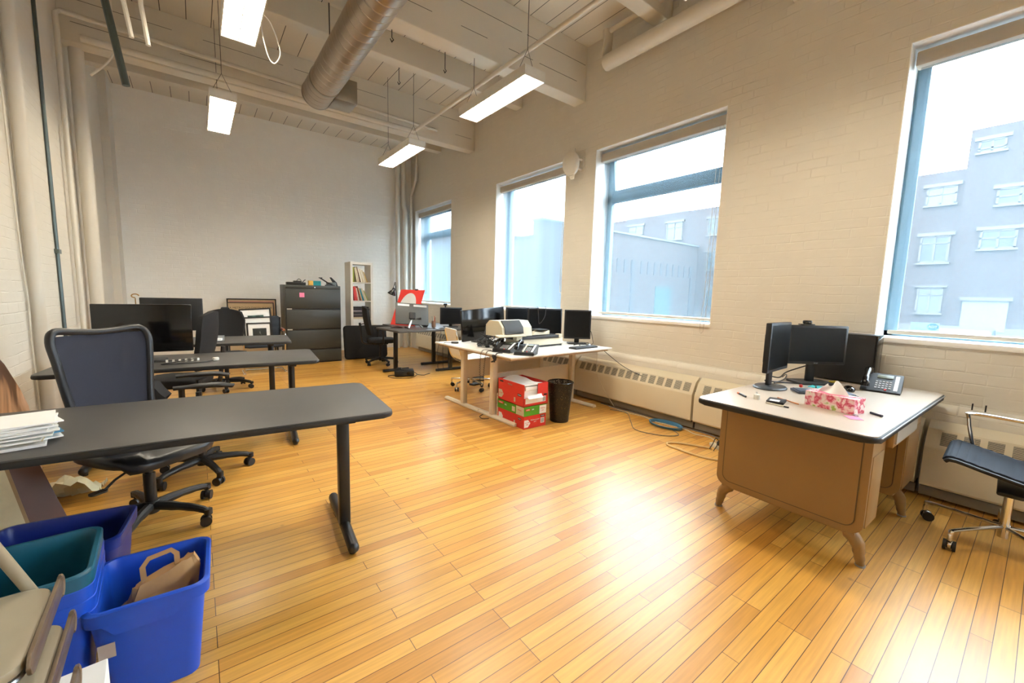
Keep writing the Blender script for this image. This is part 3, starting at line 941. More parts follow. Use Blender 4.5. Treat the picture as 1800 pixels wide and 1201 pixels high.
def star_base(t, r, a0, m, hub_r=.035, arm_z=.085, hub_z=.12, thick=.022, chromed=False, hood=None):
    b = MB()
    b.cyl((0, 0, .07), (0, 0, hub_z + .02), hub_r, n=20)
    for k in range(5):
        a = math.radians(a0 + 72 * k)
        d = Vector((math.cos(a), math.sin(a), 0))
        if chromed:
            b.tube([d * .02 + Vector((0, 0, hub_z)), d * (r - .03) + Vector((0, 0, hub_z - .012)), d * r + Vector((0, 0, hub_z - .03)), d * (r + .004) + Vector((0, 0, .06))], thick * .55, n=10, smooth=5)
        else:
            b.tube([d * .02 + Vector((0, 0, hub_z - .01)), d * r * .5 + Vector((0, 0, arm_z + .022)), d * r * .85 + Vector((0, 0, arm_z + .008)), d * r + Vector((0, 0, arm_z - .01))], thick, n=10, smooth=4, rr=[thick * 1.15, thick, thick * .9, thick * .8])
            b.cyl(d * r + Vector((0, 0, .062)), d * r + Vector((0, 0, arm_z + .008)), thick * .9, n=14)
    o = b.build('star_base', m, t)
    for k in range(5):
        a = math.radians(a0 + 72 * k)
        caster(o, r * math.cos(a), r * math.sin(a), a + .6, hood=hood or M_blk)
    return o

M_mesh = mat('blue_black_mesh', '2c3040', .75, var=.25, scale=420, bump=.6, bscale=1200)
M_seatlth = mat('black_leatherette', '202226', .35, var=.06, bump=.15)
def high_mesh_chair():
    t = thing('office_chair', 'high-backed mesh office chair with a padded black rim pulled up to the nearest table', 'chair', (-.26, 2.97, 0), 216)
    star_base(t, .315, 180, M_blk)
    MB().cyl((0, 0, .12), (0, 0, .30), .028, n=20).cyl((0, 0, .28), (0, 0, .40), .018, n=16).build('gas_column', M_blkmetal, t)
    MB().box(-.09, .09, -.15, .12, .385, .425, bev=.012).box(-.05, .05, -.24, -.1, .38, .42, bev=.01).cyl((-.1, .02, .40), (.12, .02, .40), .022).build('mechanism', M_blk, t)
    MB().tube([(.08, .05, .39), (.2, .08, .36), (.25, .09, .33)], .006, n=6).prism(rrect(.24, .31, .07, .11, .015), .325, .333).build('lever', M_blk, t)
    MB().cyl((-.12, .0, .33), (-.12, .0, .41), .03, n=16).build('tension_knob', M_blk, t)
    def seat(u, v):
        a = 2 * PI * u
        q = v
        sx = .26; sy = .26
        c_, s_ = math.cos(a), math.sin(a)
        e = .55
        x = sx * math.copysign(abs(c_) ** e, c_) * q; y = sy * math.copysign(abs(s_) ** e, s_) * q
        return x, y
    b = MB()
    n = 32
    rings = []
    for q, z in ((.0, .475), (.5, .478), (.85, .492), (.96, .488), (1.0, .465), (.96, .435), (.8, .42), (.0, .415)):
        if q == 0:
            rings.append(b.bm.verts.new((0, 0, z)))
        else:
            rings.append([b.bm.verts.new((*seat(k / n, q), z - (.03 if seat(k / n, q)[1] > .2 and z > .43 else 0))) for k in range(n)])
    for A, B in zip(rings[:-1], rings[1:]):
        for k in range(n):
            a1 = A if isinstance(A, bmesh.types.BMVert) else None
            b1 = B if isinstance(B, bmesh.types.BMVert) else None
            if a1: b.bm.faces.new((a1, B[k], B[(k + 1) % n]))
            elif b1: b.bm.faces.new((A[k], A[(k + 1) % n], b1))
            else: b.bm.faces.new((A[k], A[(k + 1) % n], B[(k + 1) % n], B[k]))
    b.build('seat', M_seatlth, t, ang=80)
    # back: local y grows to the rear with height
    def outline(s):   # closed curve parameter -> (x,h)
        pts = [(-.20, .0), (-.235, .22), (-.265, .44), (-.275, .55), (-.235, .60), (-.12, .592), (0, .585), (.12, .592), (.235, .60), (.275, .55), (.265, .44), (.235, .22), (.20, .0), (.1, -.03), (-.1, -.03)]
        return pts
    def to3(x, h):
        y = -.20 - .17 * (h / .6) - .05 * math.cos(h / .6 * PI) * .6 + .06 * (x / .27) ** 2
        return Vector((x, y, .50 + h * .985))
    ol = [to3(x * .8, h) for x, h in outline(0)]
    MB().tube(ol, .019, n=10, closed=True, smooth=5).build('back_rim', M_seatlth, t, ang=80)
    def surf(u, v):
        h = .575 * v + .0
        w = (.205 + .066 * min(1, v * 1.15)) * .8
        return to3((2 * u - 1) * w, h)
    MB().grid(surf, 12, 14, .006).build('backrest', M_mesh, t, ang=80)
    MB().tube([(0, -.2, .40), (0, -.29, .42), (0, -.31, .55), (0, -.33, .72)], .022, n=8, smooth=4).build('back_support', M_blk, t)
    return t
high_mesh_chair()

def task_chair(name, label, loc, rz, arms=True, back_h=.5, group=None, wid=.46, z0=.47, arm_z=.66, head=False, a0=18):
    t = thing(name, label, 'chair', loc, rz, group=group)
    star_base(t, .29, a0, M_blk)
    MB().cyl((0, 0, .12), (0, 0, .38), .026, n=16).build('gas_column', M_blkmetal, t)
    MB().box(-.10, .10, -.14, .12, .375, .41, bev=.01).build('mechanism', M_blk, t)
    MB().prism(rrect(-wid / 2, wid / 2, -.22, .24, .09), z0 - .06, z0 + .01, bev=.025).build('seat', M_fab, t, ang=70)
    def surf(u, v):
        x = (2 * u - 1)
        w = (wid / 2) * (.72 + .28 * math.sin(min(1, v * 1.3) * PI / 2)) * (1 - .35 * max(0, v - .75) ** 1.2 * 4 * .6)
        return Vector((x * w, -.23 - .09 * v + .05 * x * x - .02 * math.sin(v * PI), z0 + .08 + back_h * v - .04 * x * x * v))
    MB().grid(surf, 10, 12, .05).build('backrest', M_fab, t, ang=80)
    MB().tube([(0, -.12, z0 - .08), (0, -.30, z0 - .06), (0, -.34, z0 + .12), (0, -.36, z0 + .3)], .02, n=8, smooth=4).build('back_support', M_blk, t)
    if head:
        MB().box(-.05, .05, -.38, -.33, z0 + back_h + .05, z0 + back_h + .10, bev=.02).build('headrest', M_fab, t)
    if arms:
        for s in (-1, 1):
            x = s * (wid / 2 + .035)
            MB().tube([(s * .12, 0, z0 - .07), (x, 0, z0 - .05), (x + s * .01, .0, arm_z - .04)], .017, n=8, smooth=3).build('arm_post', M_blk, t)
            MB().tube([(x + s * .01, -.13, arm_z - .005), (x + s * .01, -.02, arm_z), (x + s * .01, .1, arm_z - .003), (x + s * .0, .19, arm_z - .035)], .03, n=10, smooth=4, rr=[.024, .032, .032, .026]).build('armrest', M_blk, t, M=T(0, 0, arm_z) @ Matrix.Diagonal((1, 1, .55, 1)) @ T(0, 0, -arm_z), ang=80)
    return t
task_chair('task_chair', 'black armchair-style task chair tucked between the two nearest tables, one armrest showing', (-.02, 3.60, 0), -90, wid=.36, arm_z=.69, back_h=.20)
task_chair('task_chair', 'tall black fabric task chair seen edge-on between the second and third tables', (-.16, 5.0, 0), 72, back_h=.56, arms=False, head=False)
task_chair('task_chair', 'black fabric task chair behind the third table, with a small headrest', (.27, 6.55, 0), 175, back_h=.5, arms=False, head=True)
task_chair('task_chair', 'black task chair with arms at the corner desk, beside the black case', (2.66, 7.45, 0), -100, back_h=.52, arm_z=.68)

# cantilever chair with bent chrome frame
t = thing('cantilever_chair', 'chrome-framed black visitor chair with brown arm pads before the leaning pictures', 'chair', (.81, 7.60, 0), 180)
for s in (-1, 1):
    x = s * .28
    MB().tube([(x, -.22, .87), (x, -.20, .45), (x, -.22, .43)], .012, n=8).build('back_rail', M_chrome, t)
    MB().tube([(x, -.2, .64), (x, .12, .66), (x, .22, .62), (x, .24, .55), (x, .22, .35), (x, .20, .05), (x, .17, .015), (x, -.2, .013)], .012, n=10, smooth=5).build('side_frame', M_chrome, t)
    MB().tube([(x, -.12, .682), (x, 0, .686), (x, .13, .682)], .02, n=8, smooth=3).build('arm_pad', mat('brown_arm_pad', '8a4b2c', .4), t)
MB().tube([(-.28, -.2, .013), (.28, -.2, .013)], .012, n=8).build('floor_bar', M_chrome, t)
MB().prism(rrect(-.27, .27, -.2, .24, .06), .42, .47, bev=.02).build('seat', mat('slate_blue_upholstery', '2b323a', .8), t, ang=70)
MB().box(-.27, .27, -.25, -.205, .5, .89, bev=.03, seg=3).build('backrest', MATS['slate_blue_upholstery'], t, ang=70)

# ------------------------------------------------------------------ monitors
def monitor(label, loc, rz, w, h, foot=.10, base='slab', tilt=0, roll=0, group=None, screen=True, back_box=True, brand=None, name='monitor', gloss=False, bw=.24, bd=.18, neck_w=.06):
    """front faces local -y; foot = height of the bottom edge above the surface"""
    t = thing(name, label, 'monitor', loc, rz, group=group)
    Mt = T(0, 0, foot + h / 2) @ RX(tilt) @ RY(roll)
    MB().box(-w / 2, w / 2, -.018, .018, -h / 2, h / 2, bev=.006).build('casing', M_blk_gloss if gloss else M_blk, t, M=Mt)
    if screen:
        MB().box(-w / 2 + .017, w / 2 - .017, -.0195, -.016, -h / 2 + .022, h / 2 - .017).build('screen', M_screen, t, M=Mt, smooth=False)
    if back_box:
        MB().box(-w * .28, w * .28, .015, .05, -h * .34, h * .28, bev=.012).build('rear_housing', M_blk, t, M=Mt)
    MB().box(-neck_w / 2, neck_w / 2, .02, .045, .012, foot + h * .45, bev=.006).build('stand_neck', M_blk, t)
    if base == 'oval':
        MB().lathe([(.0001, .0), (1, 0), (1, .006), (.92, .014), (.3, .02), (.0001, .02)], n=32, M=T(0, .02, 0) @ Matrix.Diagonal((bw / 2, bd / 2, 1, 1))).build('stand_base', M_dk, t)
    else:
        MB().prism(rrect(-bw / 2, bw / 2, -bd / 2 + .02, bd / 2 + .02, .03), 0, .014, bev=.004).build('stand_base', M_dk, t)
    if brand:
        text(brand, .018, Mt @ T(0, -.0195, -h / 2 + .011) @ RX(90), M_alu, t)
    return t
DZ = .75
M_scr2 = M_screen
monitor('side-turned black monitor on an oval stand at the left end of the steel desk', (3.17, 1.12, DZ + .0), 3, .40, .335, foot=.125, base='oval', bw=.26, bd=.20)
t = monitor('black monitor with a webcam on top, in the middle of the steel desk', (3.63, 1.03, DZ), -37.5, .435, .288, foot=.147, brand='acer', bw=.26, bd=.19)
t = thing('webcam', 'small webcam clipped on top of the middle monitor of the steel desk', 'webcam', (3.56, 1.08, DZ + .437), -37.5)
MB().box(-.028, .028, -.02, .012, .008, .034, bev=.008).build('body', M_blk_gloss, t)
MB().box(-.05, .05, -.018, .02, 0, .008, bev=.002).build('clip', M_blk, t)
t = thing('computer_tower', 'black desktop computer case standing by the wall on the steel desk', 'computer', (4.005, .94, DZ), -90)
MB().box(-.19, .19, -.08, .08, .008, .375, bev=.008).build('case', M_blk, t)
MB().box(.19, .202, -.078, .078, .01, .373, bev=.004).build('front_panel', M_blk_gloss, t)
MB().box(.09, .13, -.081, -.0795, .345, .355).build('badge', M_dk, t)

# white bench monitors
WZ = .742
monitor('large black monitor seen at an angle on the far left of the white desks', (2.86, 4.33, WZ), 3, .66, .385, foot=.04, roll=-4.5, gloss=True, screen=False, bw=.24)
monitor('black monitor at the back of the white desks, furthest left of the right-hand cluster', (3.50, 4.34, WZ), -6, .52, .36, foot=.08, screen=True)
monitor('wide black monitor on the white desks with a cable looped over its top', (3.58, 3.98, WZ), -22, .47, .37, foot=.07, screen=True)
monitor('black monitor at the right end of the white desks, nearest the window wall', (3.86, 3.66, WZ), -40, .34, .37, foot=.065, screen=True)
# tables monitors
monitor('large glossy black monitor on the second work table, behind the mesh chair', (-.34, 4.33, TOPZ), -6, .60, .38, foot=.075, gloss=True, screen=False, brand='LENOVO')
monitor('black monitor seen from behind on the third work table', (-.22, 5.86, TOPZ), -9, .54, .36, foot=.11, screen=False)
# corner desk monitor
monitor('square black monitor with a small camera, at the right end of the corner desk', (3.60, 6.50, TOPZ), -12, .40, .30, foot=.05, screen=True)
t = thing('desk_camera', 'small black camera perched on the corner desk monitor', 'webcam', (3.50, 6.53, TOPZ + .352), -20)
MB().box(-.035, .035, -.015, .015, .03, .065, bev=.006).box(-.012, .012, -.012, .012, 0, .03).build('body', M_blk, t)

# ------------------------------------------------------------------ white back-to-back desks
t = thing('bench_desk', 'white-topped pair of back-to-back desks on pale T legs, heaped with office machines', 'desk', (2.39, 3.12, 0), 2.5)
W2 = 1.60
for y0 in (0, .745):
    MB().box(0, W2, y0, y0 + .735, .722, .74, bev=.003).build('desktop', M_whitedesk, t)
MB().box(.03, W2 - .03, .04, 1.44, .70, .721).build('underframe', mat('desk_underframe', 'b59a76', .5), t)
for x in (.16, W2 - .18):
    for y in (.48, 1.06):
        MB().box(x - .03, x + .03, y - .03, y + .03, .035, .70, bev=.004).build('leg', M_birch, t)
    for a, c_ in ((.08, .72), (.73, 1.46)):
        MB().prism([(-.03, .004), (.03, .004), (.03, .02), (.018, .036), (-.018, .036), (-.03, .02)], 0, c_ - a, M=T(x, c_, 0) @ RX(90)).build('foot_bar', M_birch, t)
for y, za, zb in ((.50, .26, .485), (1.04, .34, .56)):
    MB().box(.19, W2 - .21, y, y + .016, za, zb).build('modesty_panel', M_birch, t)

# ------------------------------------------------------------------ phones
def phone(label, loc, rz, tilt=0, group=None, strap=False):
    t = thing('desk_phone', label, 'phone', loc, rz, group=group)
    Mt = RX(tilt)
    side = [(-.10, .004), (-.10, .03), (.10, .095), (.105, .085), (.06, .0)]
    MB().prism(side, -.105, .105, M=Matrix(((0, 0, 1, 0), (1, 0, 0, 0), (0, 1, 0, 0), (0, 0, 0, 1)))).build('body', M_blk, t, M=Mt)
    Mf = Mt @ T(0, 0, .0625) @ RX(math.degrees(math.atan2(.065, .2)))
    MB().box(-.03, .055, .045, .085, 0, .004, bev=.001).build('display', mat('phone_lcd', '5e6556', .3), t, M=Mf)
    b = MB()
    for i in range(5):
        for j in range(4):
            b.box(-.032 + i * .018, -.02 + i * .018, -.075 + j * .024, -.062 + j * .024, 0, .004)
    b.build('keypad', mat('phone_keys', '9a9a98', .5), t, M=Mf)
    MB().box(.02, .032, -.092, -.082, 0, .005).build('red_key', M_red, t, M=Mf)
    MB().box(.066, .086, -.085, .085, 0, .002).build('label_strip', M_paper, t, M=Mf)
    MB().tube([(-.08, -.095, .02), (-.08, -.07, .045), (-.08, 0, .05), (-.08, .07, .045), (-.08, .095, .018)], .02, n=10, smooth=5, rr=[.026, .02, .017, .02, .026]).build('handset', M_blk_gloss, t, M=Mf, ang=80)
    MB().grid(lambda u, v: Vector((-.105 + .21 * u, -.115 + .16 * v, .003 + .018 * math.sin(v * PI))), 2, 8, .003).build('stand', M_dk, t, M=Mt)
    if strap:
        MB().box(-.02, -.005, -.10, .10, .0, .0075).build('strap', M_ivory, t, M=Mf)
    return t
phone('black multi-line desk phone near the right edge of the steel desk', (3.79, .665, DZ), -84, tilt=10)
phone('left of two black desk phones on the white desks, with the hanging coiled cord', (2.60, 3.50, WZ), -62)
phone('black desk phone with a pale strap, nearest the front edge of the white desks', (2.68, 3.24, WZ), -55, strap=True)
def coil(pts, r, turns, wr, name, label, m=M_blk):
    P = catmull([Vector(p) for p in pts], 40)
    out = []
    n = len(P) * 1
    N_ = turns * 8
    for i in range(N_ + 1):
        f = i / N_ * (len(P) - 1); k = min(int(f), len(P) - 2); c_ = P[k].lerp(P[k + 1], f - k)
        tdir = (P[k + 1] - P[k]).normalized(); u = tdir.cross(Vector((0, 1, .01))).normalized(); w = tdir.cross(u)
        a = 2 * PI * i / 8
        out.append(c_ + r * (math.cos(a) * u + math.sin(a) * w))
    return tag(MB().tube(out, wr, n=4).build(name, m), label, 'cord')
coil([(2.46, 3.56, .752), (2.37, 3.60, .748), (2.345, 3.60, .60), (2.345, 3.585, .42), (2.345, 3.56, .375), (2.345, 3.53, .42), (2.345, 3.52, .6), (2.37, 3.51, .748), (2.45, 3.50, .752)], .006, 62, .002, 'handset_cord', 'black coiled handset cord hanging in a long loop from the white desks')
t = tag(MB().tube([(2.46, 3.36, .752), (2.385, 3.36, .75)] + [(2.355 + .015 * math.cos(i * 1.3), 3.36 + .022 * math.sin(i * 1.7), .70 + .035 * math.sin(i * .9)) for i in range(26)], .006, n=5, smooth=3).build('cord_bundle', M_blk), 'tangled black cord bundle dangling from the left edge of the white desks', 'cord')

# ------------------------------------------------------------------ scanner, printer pile
t = thing('flatbed_scanner', 'long ivory flatbed scanner with a dark lid edge under the document feeder', 'scanner', (2.88, 3.60, WZ), 4)
MB().box(0, .70, 0, .24, 0, .02).build('dark_base', M_dk, t)
MB().box(-.01, .71, -.01, .25, .02, .10, bev=.01).build('body', M_ivory, t)
MB().box(-.08, .66, -.03, .24, .105, .135, bev=.005).build('lid', M_dk, t)
MB().box(-.085, -.0, -.035, .03, .1005, .14, bev=.005).box(.61, .67, -.035, .03, .1005, .145, bev=.005).build('lid_corner', M_ivory, t)
t = thing('document_feeder', 'ivory document feeder with a smoky grey cover, on top of the scanner pile', 'printer', (2.60, 3.66, WZ + .1455), 4)
YZ = Matrix(((0, 0, 1, 0), (1, 0, 0, 0), (0, 1, 0, 0), (0, 0, 0, 1)))
MB().prism([(-.10, .0), (.2, .0), (.2, .12), (.14, .17), (-.02, .17), (-.085, .10)], 0, .44, M=YZ).build('body', M_ivory, t, ang=25)
MB().prism([(-.0905, .035), (-.02, .1745), (-.028, .176), (-.094, .105), (-.108, .03)], .03, .30, M=YZ).build('cover', mat('smoky_cover', '2c2925', .5, spec=.3), t)
MB().prism([(-.15, .0), (-.08, .02), (-.08, .028), (-.16, .012)], -.10, .30, M=YZ).build('front_tray', M_ivory, t)
MB().box(.441, .46, -.08, .15, .02, .05).build('side_stripe', M_dk, t, M=RX(-0))
t = thing('paper_tray', 'small ivory paper output tray sitting right of the document feeder', 'tray', (3.10, 3.62, WZ + .1455), 4)
MB().prism([(-.02, 0), (.26, .0), (.26, .045), (.16, .02), (.02, .04)], 0, .2, M=XZ @ Matrix.Diagonal((1, 1, 1, 1))).build('tray', M_ivory, t)
MB().box(.1, .27, .03, .19, .046, .056).build('arm', M_dk, t)
# tangle of cables and adapters beside the phones
t = thing('cable_tangle', 'tangled heap of black cables and grey plugs left of the desk phones', 'cables', (2.66, 3.92, WZ))
rr = random.Random(3)
for k in range(9):
    pts = [(rr.uniform(-.16, .16), rr.uniform(-.14, .14), rr.uniform(.01, .06 + .16 * (j % 2) * rr.random())) for j in range(7)]
    MB().tube(pts, rr.choice((.004, .005, .0035)), n=6, smooth=6).build('cable', rr.choice((M_blk, M_dk, M_blk)), t)
for x, y in ((-.05, -.08), (.03, -.13), (-.12, .02), (.1, .05)):
    MB().box(x, x + .05, y, y + .03, 0, .028, bev=.006, M=RZ(rr.uniform(-20, 20))).build('plug', rr.choice((mat('grey_plug', '8e9498', .4), M_blk)), t)
t = thing('power_adapter', 'boxy black adapter standing in the cable heap on the white desks', 'adapter', (2.76, 4.10, WZ), 30)
MB().prism([(-.06, 0), (.06, 0), (.0, .22)], -.02, .02, M=XZ).build('body', M_dk, t)
t = thing('computer_mouse', 'grey and black computer mouse on the right end of the white desks', 'mouse', (3.80, 3.40, WZ), -40)
MB().sphere((0, 0, .012), .05, sc=(.65, 1.1, .45), n=16).build('shell', M_alu, t)
t = thing('keyboard', 'black keyboard lying at the right end of the white desks', 'keyboard', (3.62, 3.32, WZ), 4)
MB().box(-.2, .2, -.06, .06, 0, .016, bev=.004).build('body', M_dk, t)
MB().box(-.19, .19, -.05, .05, .016, .021, bev=.003).build('keys', stripes('key_rows', 'y', .02, '101010', '3a3c40', .15), t)
rr = random.Random(8)
pts = [(3.75 + .1 * math.cos(a * 1.1), 3.46 + .05 * math.sin(a * 1.7), WZ + .012 + .012 * (i % 3)) for i, a in enumerate([k * .7 for k in range(16)])]
tag(MB().tube(pts, .004, n=6, smooth=5).build('cable_bundle', M_blk), 'thin black cable bundle in front of the right-hand monitors on the white desks', 'cables')
tag(MB().tube([(3.99, 3.6, WZ + .2), (4.03, 3.58, WZ + .16), (4.04, 3.55, WZ + .05), (3.98, 3.5, WZ + .008), (3.86, 3.48, WZ + .008)], .004, n=6, smooth=6).build('monitor_cable', M_blk), 'black cable arching off the right edge of the rightmost white-desk monitor', 'cable')
tag(MB().tube([(3.45, 4.0, WZ + .455), (3.41, 3.93, WZ + .46), (3.40, 3.90, WZ + .36), (3.42, 3.9, WZ + .25), (3.49, 3.88, WZ + .34), (3.54, 3.92, WZ + .455), (3.56, 3.97, WZ + .458)], .004, n=6, smooth=6).build('monitor_cable', M_blk), 'black cable looped over the top of the middle white-desk monitor', 'cable')
t = thing('puck', 'small round silver and black puck at the far left corner of the white desks', 'gadget', (2.47, 4.36, WZ))
MB().cyl((0, 0, 0), (0, 0, .014), .045, n=24).build('base', M_dk, t)
MB().cyl((0, 0, .014), (0, 0, .022), .042, n=24).build('top', M_alu, t)
tag(MB().tube([(2.44, 4.40, WZ + .004), (2.37, 4.42, WZ + .006), (2.345, 4.42, WZ - .02), (2.34, 4.42, .6), (2.36, 4.44, .4)], .003, n=5, smooth=5).build('gadget_cable', M_blk), 'thin black cable running over the far left edge of the white desks', 'cable')
# sagging wire from the white desks to the steel desk
tag(MB().tube([(3.98, 3.33, .70), (4.02, 3.0, .52), (4.04, 2.6, .43), (4.045, 2.2, .41), (4.02, 1.8, .44), (3.96, 1.45, .58), (3.9, 1.30, .742), (3.6, 1.2, .756), (3.35, 1.18, .756)], .004, n=5, smooth=8).build('long_cable', M_dk), 'long grey cable sagging along the radiator from the white desks to the steel desk', 'cable')
tag(MB().tube([(3.85, 3.30, .70), (3.86, 3.3, .45), (3.93, 3.26, .25), (4.0, 3.12, .02)], .003, n=5, smooth=6).build('thin_cable', M_ivory), 'thin pale cable hanging from the right end of the white desks to the floor', 'cable')

# ------------------------------------------------------------------ cartons and bin under the white desks
def carton(label, x0, x1, y0, y1, z0, z1, m, rz=0, open_top=False):
    cx, cy = (x0 + x1) / 2, (y0 + y1) / 2
    w, d, h = (x1 - x0) / 2, (y1 - y0) / 2, z1 - z0
    t = thing('paper_carton', label, 'box', (cx, cy, z0), rz)
    if open_top:
        b = MB()
        b.box(-w, w, -d, d, 0, .006)
        b.box(-w, -w + .005, -d, d, 0, h); b.box(w - .005, w, -d, d, 0, h)
        b.box(-w, w, d - .005, d, 0, h)
        b.box(-w, w, -d, -d + .005, 0, h * .38)
        b.box(.02, w, -d, -d + .005, h * .38, h)
        b.build('carton', m, t, smooth=False)
    else:
        MB().box(-w, w, -d, d, 0, h, bev=.002).build('carton', m, t, smooth=False)
    return t, w, d, h
LF = lambda w: T(-w - .0006, 0, 0) @ RZ(-90) @ RX(90)     # writing plane on the -x side
FF = lambda d: T(0, -d - .0006, 0) @ RX(90)               # on the -y side
def patch(par, M, x0, x1, z0, z1, m, name='print_patch'):
    MB().box(x0, x1, z0, z1, 0, .0008).build(name, m, par, M=M, smooth=False)
def arrow(par, M, x, z, s, m=M_paper):
    MB().prism([(x - s, z - s), (x + s * .3, z - s), (x + s * 1.1, z), (x + s * .3, z + s), (x - s, z + s)], 0, .0009, M=M).build('arrow_label', m, par, smooth=False)
BX = (2.55, 2.845, 3.09, 3.54)
t, w, d, h = carton('bottom red copy-paper carton in the stack of three under the white desks', *BX, 0, .133, M_red)
arrow(t, FF(d), -.105, .055, .038); text('10 x 500', .016, FF(d) @ T(-.105, .065, .001), M_red, t); text('5000', .016, FF(d) @ T(-.105, .045, .001), M_red, t)
text('Multiuse paper', .02, FF(d) @ T(-.0, .085, .001), M_paper, t); text('papier', .014, FF(d) @ T(.0, .065, .001), M_paper, t)
patch(t, FF(d), .075, .125, .035, .09, M_paper, 'barcode_label'); patch(t, FF(d) @ T(0, 0, .0008), .08, .12, .04, .085, stripes('barcode', 'x', .006, '333333', 'e8e8e8', .5), 'barcode')
patch(t, FF(d), .07, .13, .1, .12, M_blk, 'brand_label'); text('STAPLES', .012, FF(d) @ T(.10, .11, .001), M_paper, t)
arrow(t, LF(w), -.17, .05, .038); patch(t, LF(w), .13, .18, .085, .105, M_blk, 'brand_label'); text('STAPLES', .011, LF(w) @ T(.155, .095, .001), M_paper, t)
patch(t, LF(w), .06, .08, .02, .06, M_ivory)
t, w, d, h = carton('green copy-paper carton in the middle of the stack of three under the white desks', BX[0] - .005, BX[1] - .002, BX[2] - .005, BX[3] + .003, .1335, .230, M_green)
patch(t, FF(d), .055, w - .002, .005, .09, M_paper); text('Multiuse', .018, FF(d) @ T(.10, .06, .001), M_red, t); text('paper', .014, FF(d) @ T(.10, .038, .001), M_red, t)
patch(t, FF(d), -.13, -.07, .055, .075, M_red, 'brand_label'); text('STAPLES', .012, FF(d) @ T(-.10, .065, .001), M_paper, t); text('50%', .018, FF(d) @ T(-.035, .062, .001), M_paper, t)
patch(t, LF(w), .1, d - .002, .004, .092, M_ivory); text('Multiuse', .018, LF(w) @ T(.16, .055, .001), M_red, t)
patch(t, LF(w), -.21, -.12, .055, .078, M_red, 'brand_label'); text('STAPLES', .016, LF(w) @ T(-.165, .066, .001), M_paper, t); text('50%', .022, LF(w) @ T(-.08, .058, .001), M_paper, t)
patch(t, LF(w), .03, .08, .02, .07, M_ivory)
t, w, d, h = carton('torn-open red copy-paper carton full of paper on top of the stack under the white desks', BX[0] - .01, BX[1] + .02, BX[2] - .0, BX[3] - .01, .2305, .458, M_red, open_top=True)
arrow(t, LF(w), -.165, .07, .042, M_ivory); text('10 x 500', .016, LF(w) @ T(-.17, .075, .001), M_red, t)
patch(t, LF(w), .12, .18, .10, .125, M_blk, 'brand_label'); text('STAPLES', .013, LF(w) @ T(.15, .112, .001), M_paper, t)
patch(t, LF(w), -.19, -.13, .195, .212, M_blk, 'brand_label'); text('Multiuse', .022, LF(w) @ T(-.01, .195, .001), M_ivory, t)
patch(t, LF(w), .06, .085, .03, .075, M_ivory)
patch(t, FF(d), -.14, .13, .03, .085, M_paper, 'shipping_label'); patch(t, FF(d) @ T(0, 0, .0008), .09, .125, .035, .08, MATS['barcode'], 'barcode')
MB().grid(lambda u, v: Vector((-.12 + .19 * u, -d - .03 * (1 - v) ** 2 - .004, .085 + .035 * v)), 4, 4, .001).build('torn_flap', M_paper, t)
patch(t, FF(d), .10, .145, .095, .11, M_blk, 'brand_label')
for k, (dx, rz_, zz) in enumerate(((0, 0, .155), (.004, 2, .19), (-.003, -3, .207))):
    st = thing('paper_stack', ('lower', 'middle', 'topmost curling')[k] + ' layer of white paper inside the open red carton', 'paper', (BX[0] + .15 + dx, BX[2] + .215, .2305 + (.008, .160, .196)[k]), rz_)
    if k < 2:
        MB().box(-.132, .132, -.19, .19, 0, (.15, .035)[k], bev=.002).build('sheets', M_paper, st, smooth=False)
    else:
        MB().grid(lambda u, v: Vector((-.13 + .26 * u, -.19 + .38 * v, .015 + .03 * math.sin(u * PI) * v * v + .008 * math.cos(v * 7))), 8, 12, .012).build('sheets', M_paper, st)
t = thing('waste_basket', 'round black wire-mesh waste basket beside the paper cartons', 'basket', (3.08, 3.13, 0))
M_wire, ntw, bw_ = nodes_of('wire_mesh_black')
bw_.inputs['Base Color'].default_value = (.012, .012, .012, 1); bw_.inputs['Roughness'].default_value = .4
tcw = N(ntw, 'ShaderNodeTexCoord'); vo = N(ntw, 'ShaderNodeTexVoronoi'); vo.inputs['Scale'].default_value = 110
ntw.links.new(tcw.outputs['Object'], vo.inputs['Vector'])
mrw_ = N(ntw, 'ShaderNodeMapRange'); mrw_.inputs[1].default_value = .28; mrw_.inputs[2].default_value = .34; ntw.links.new(vo.outputs[0], mrw_.inputs[0]); ntw.links.new(mrw_.outputs[0], bw_.inputs['Alpha'])
MB().lathe([(.10, .012), (.135, .425)], n=40, cap=False).build('mesh_wall', M_wire, t)
MB().lathe([(.0001, .0), (.10, 0), (.104, .03), (.10, .03), (.0001, .012)], n=40, cap=False).build('base', M_blk, t)
MB().tube([(.136 * math.cos(a * PI / 16), .136 * math.sin(a * PI / 16), .428) for a in range(32)], .006, n=8, closed=True).build('rim', M_blk_gloss, t)

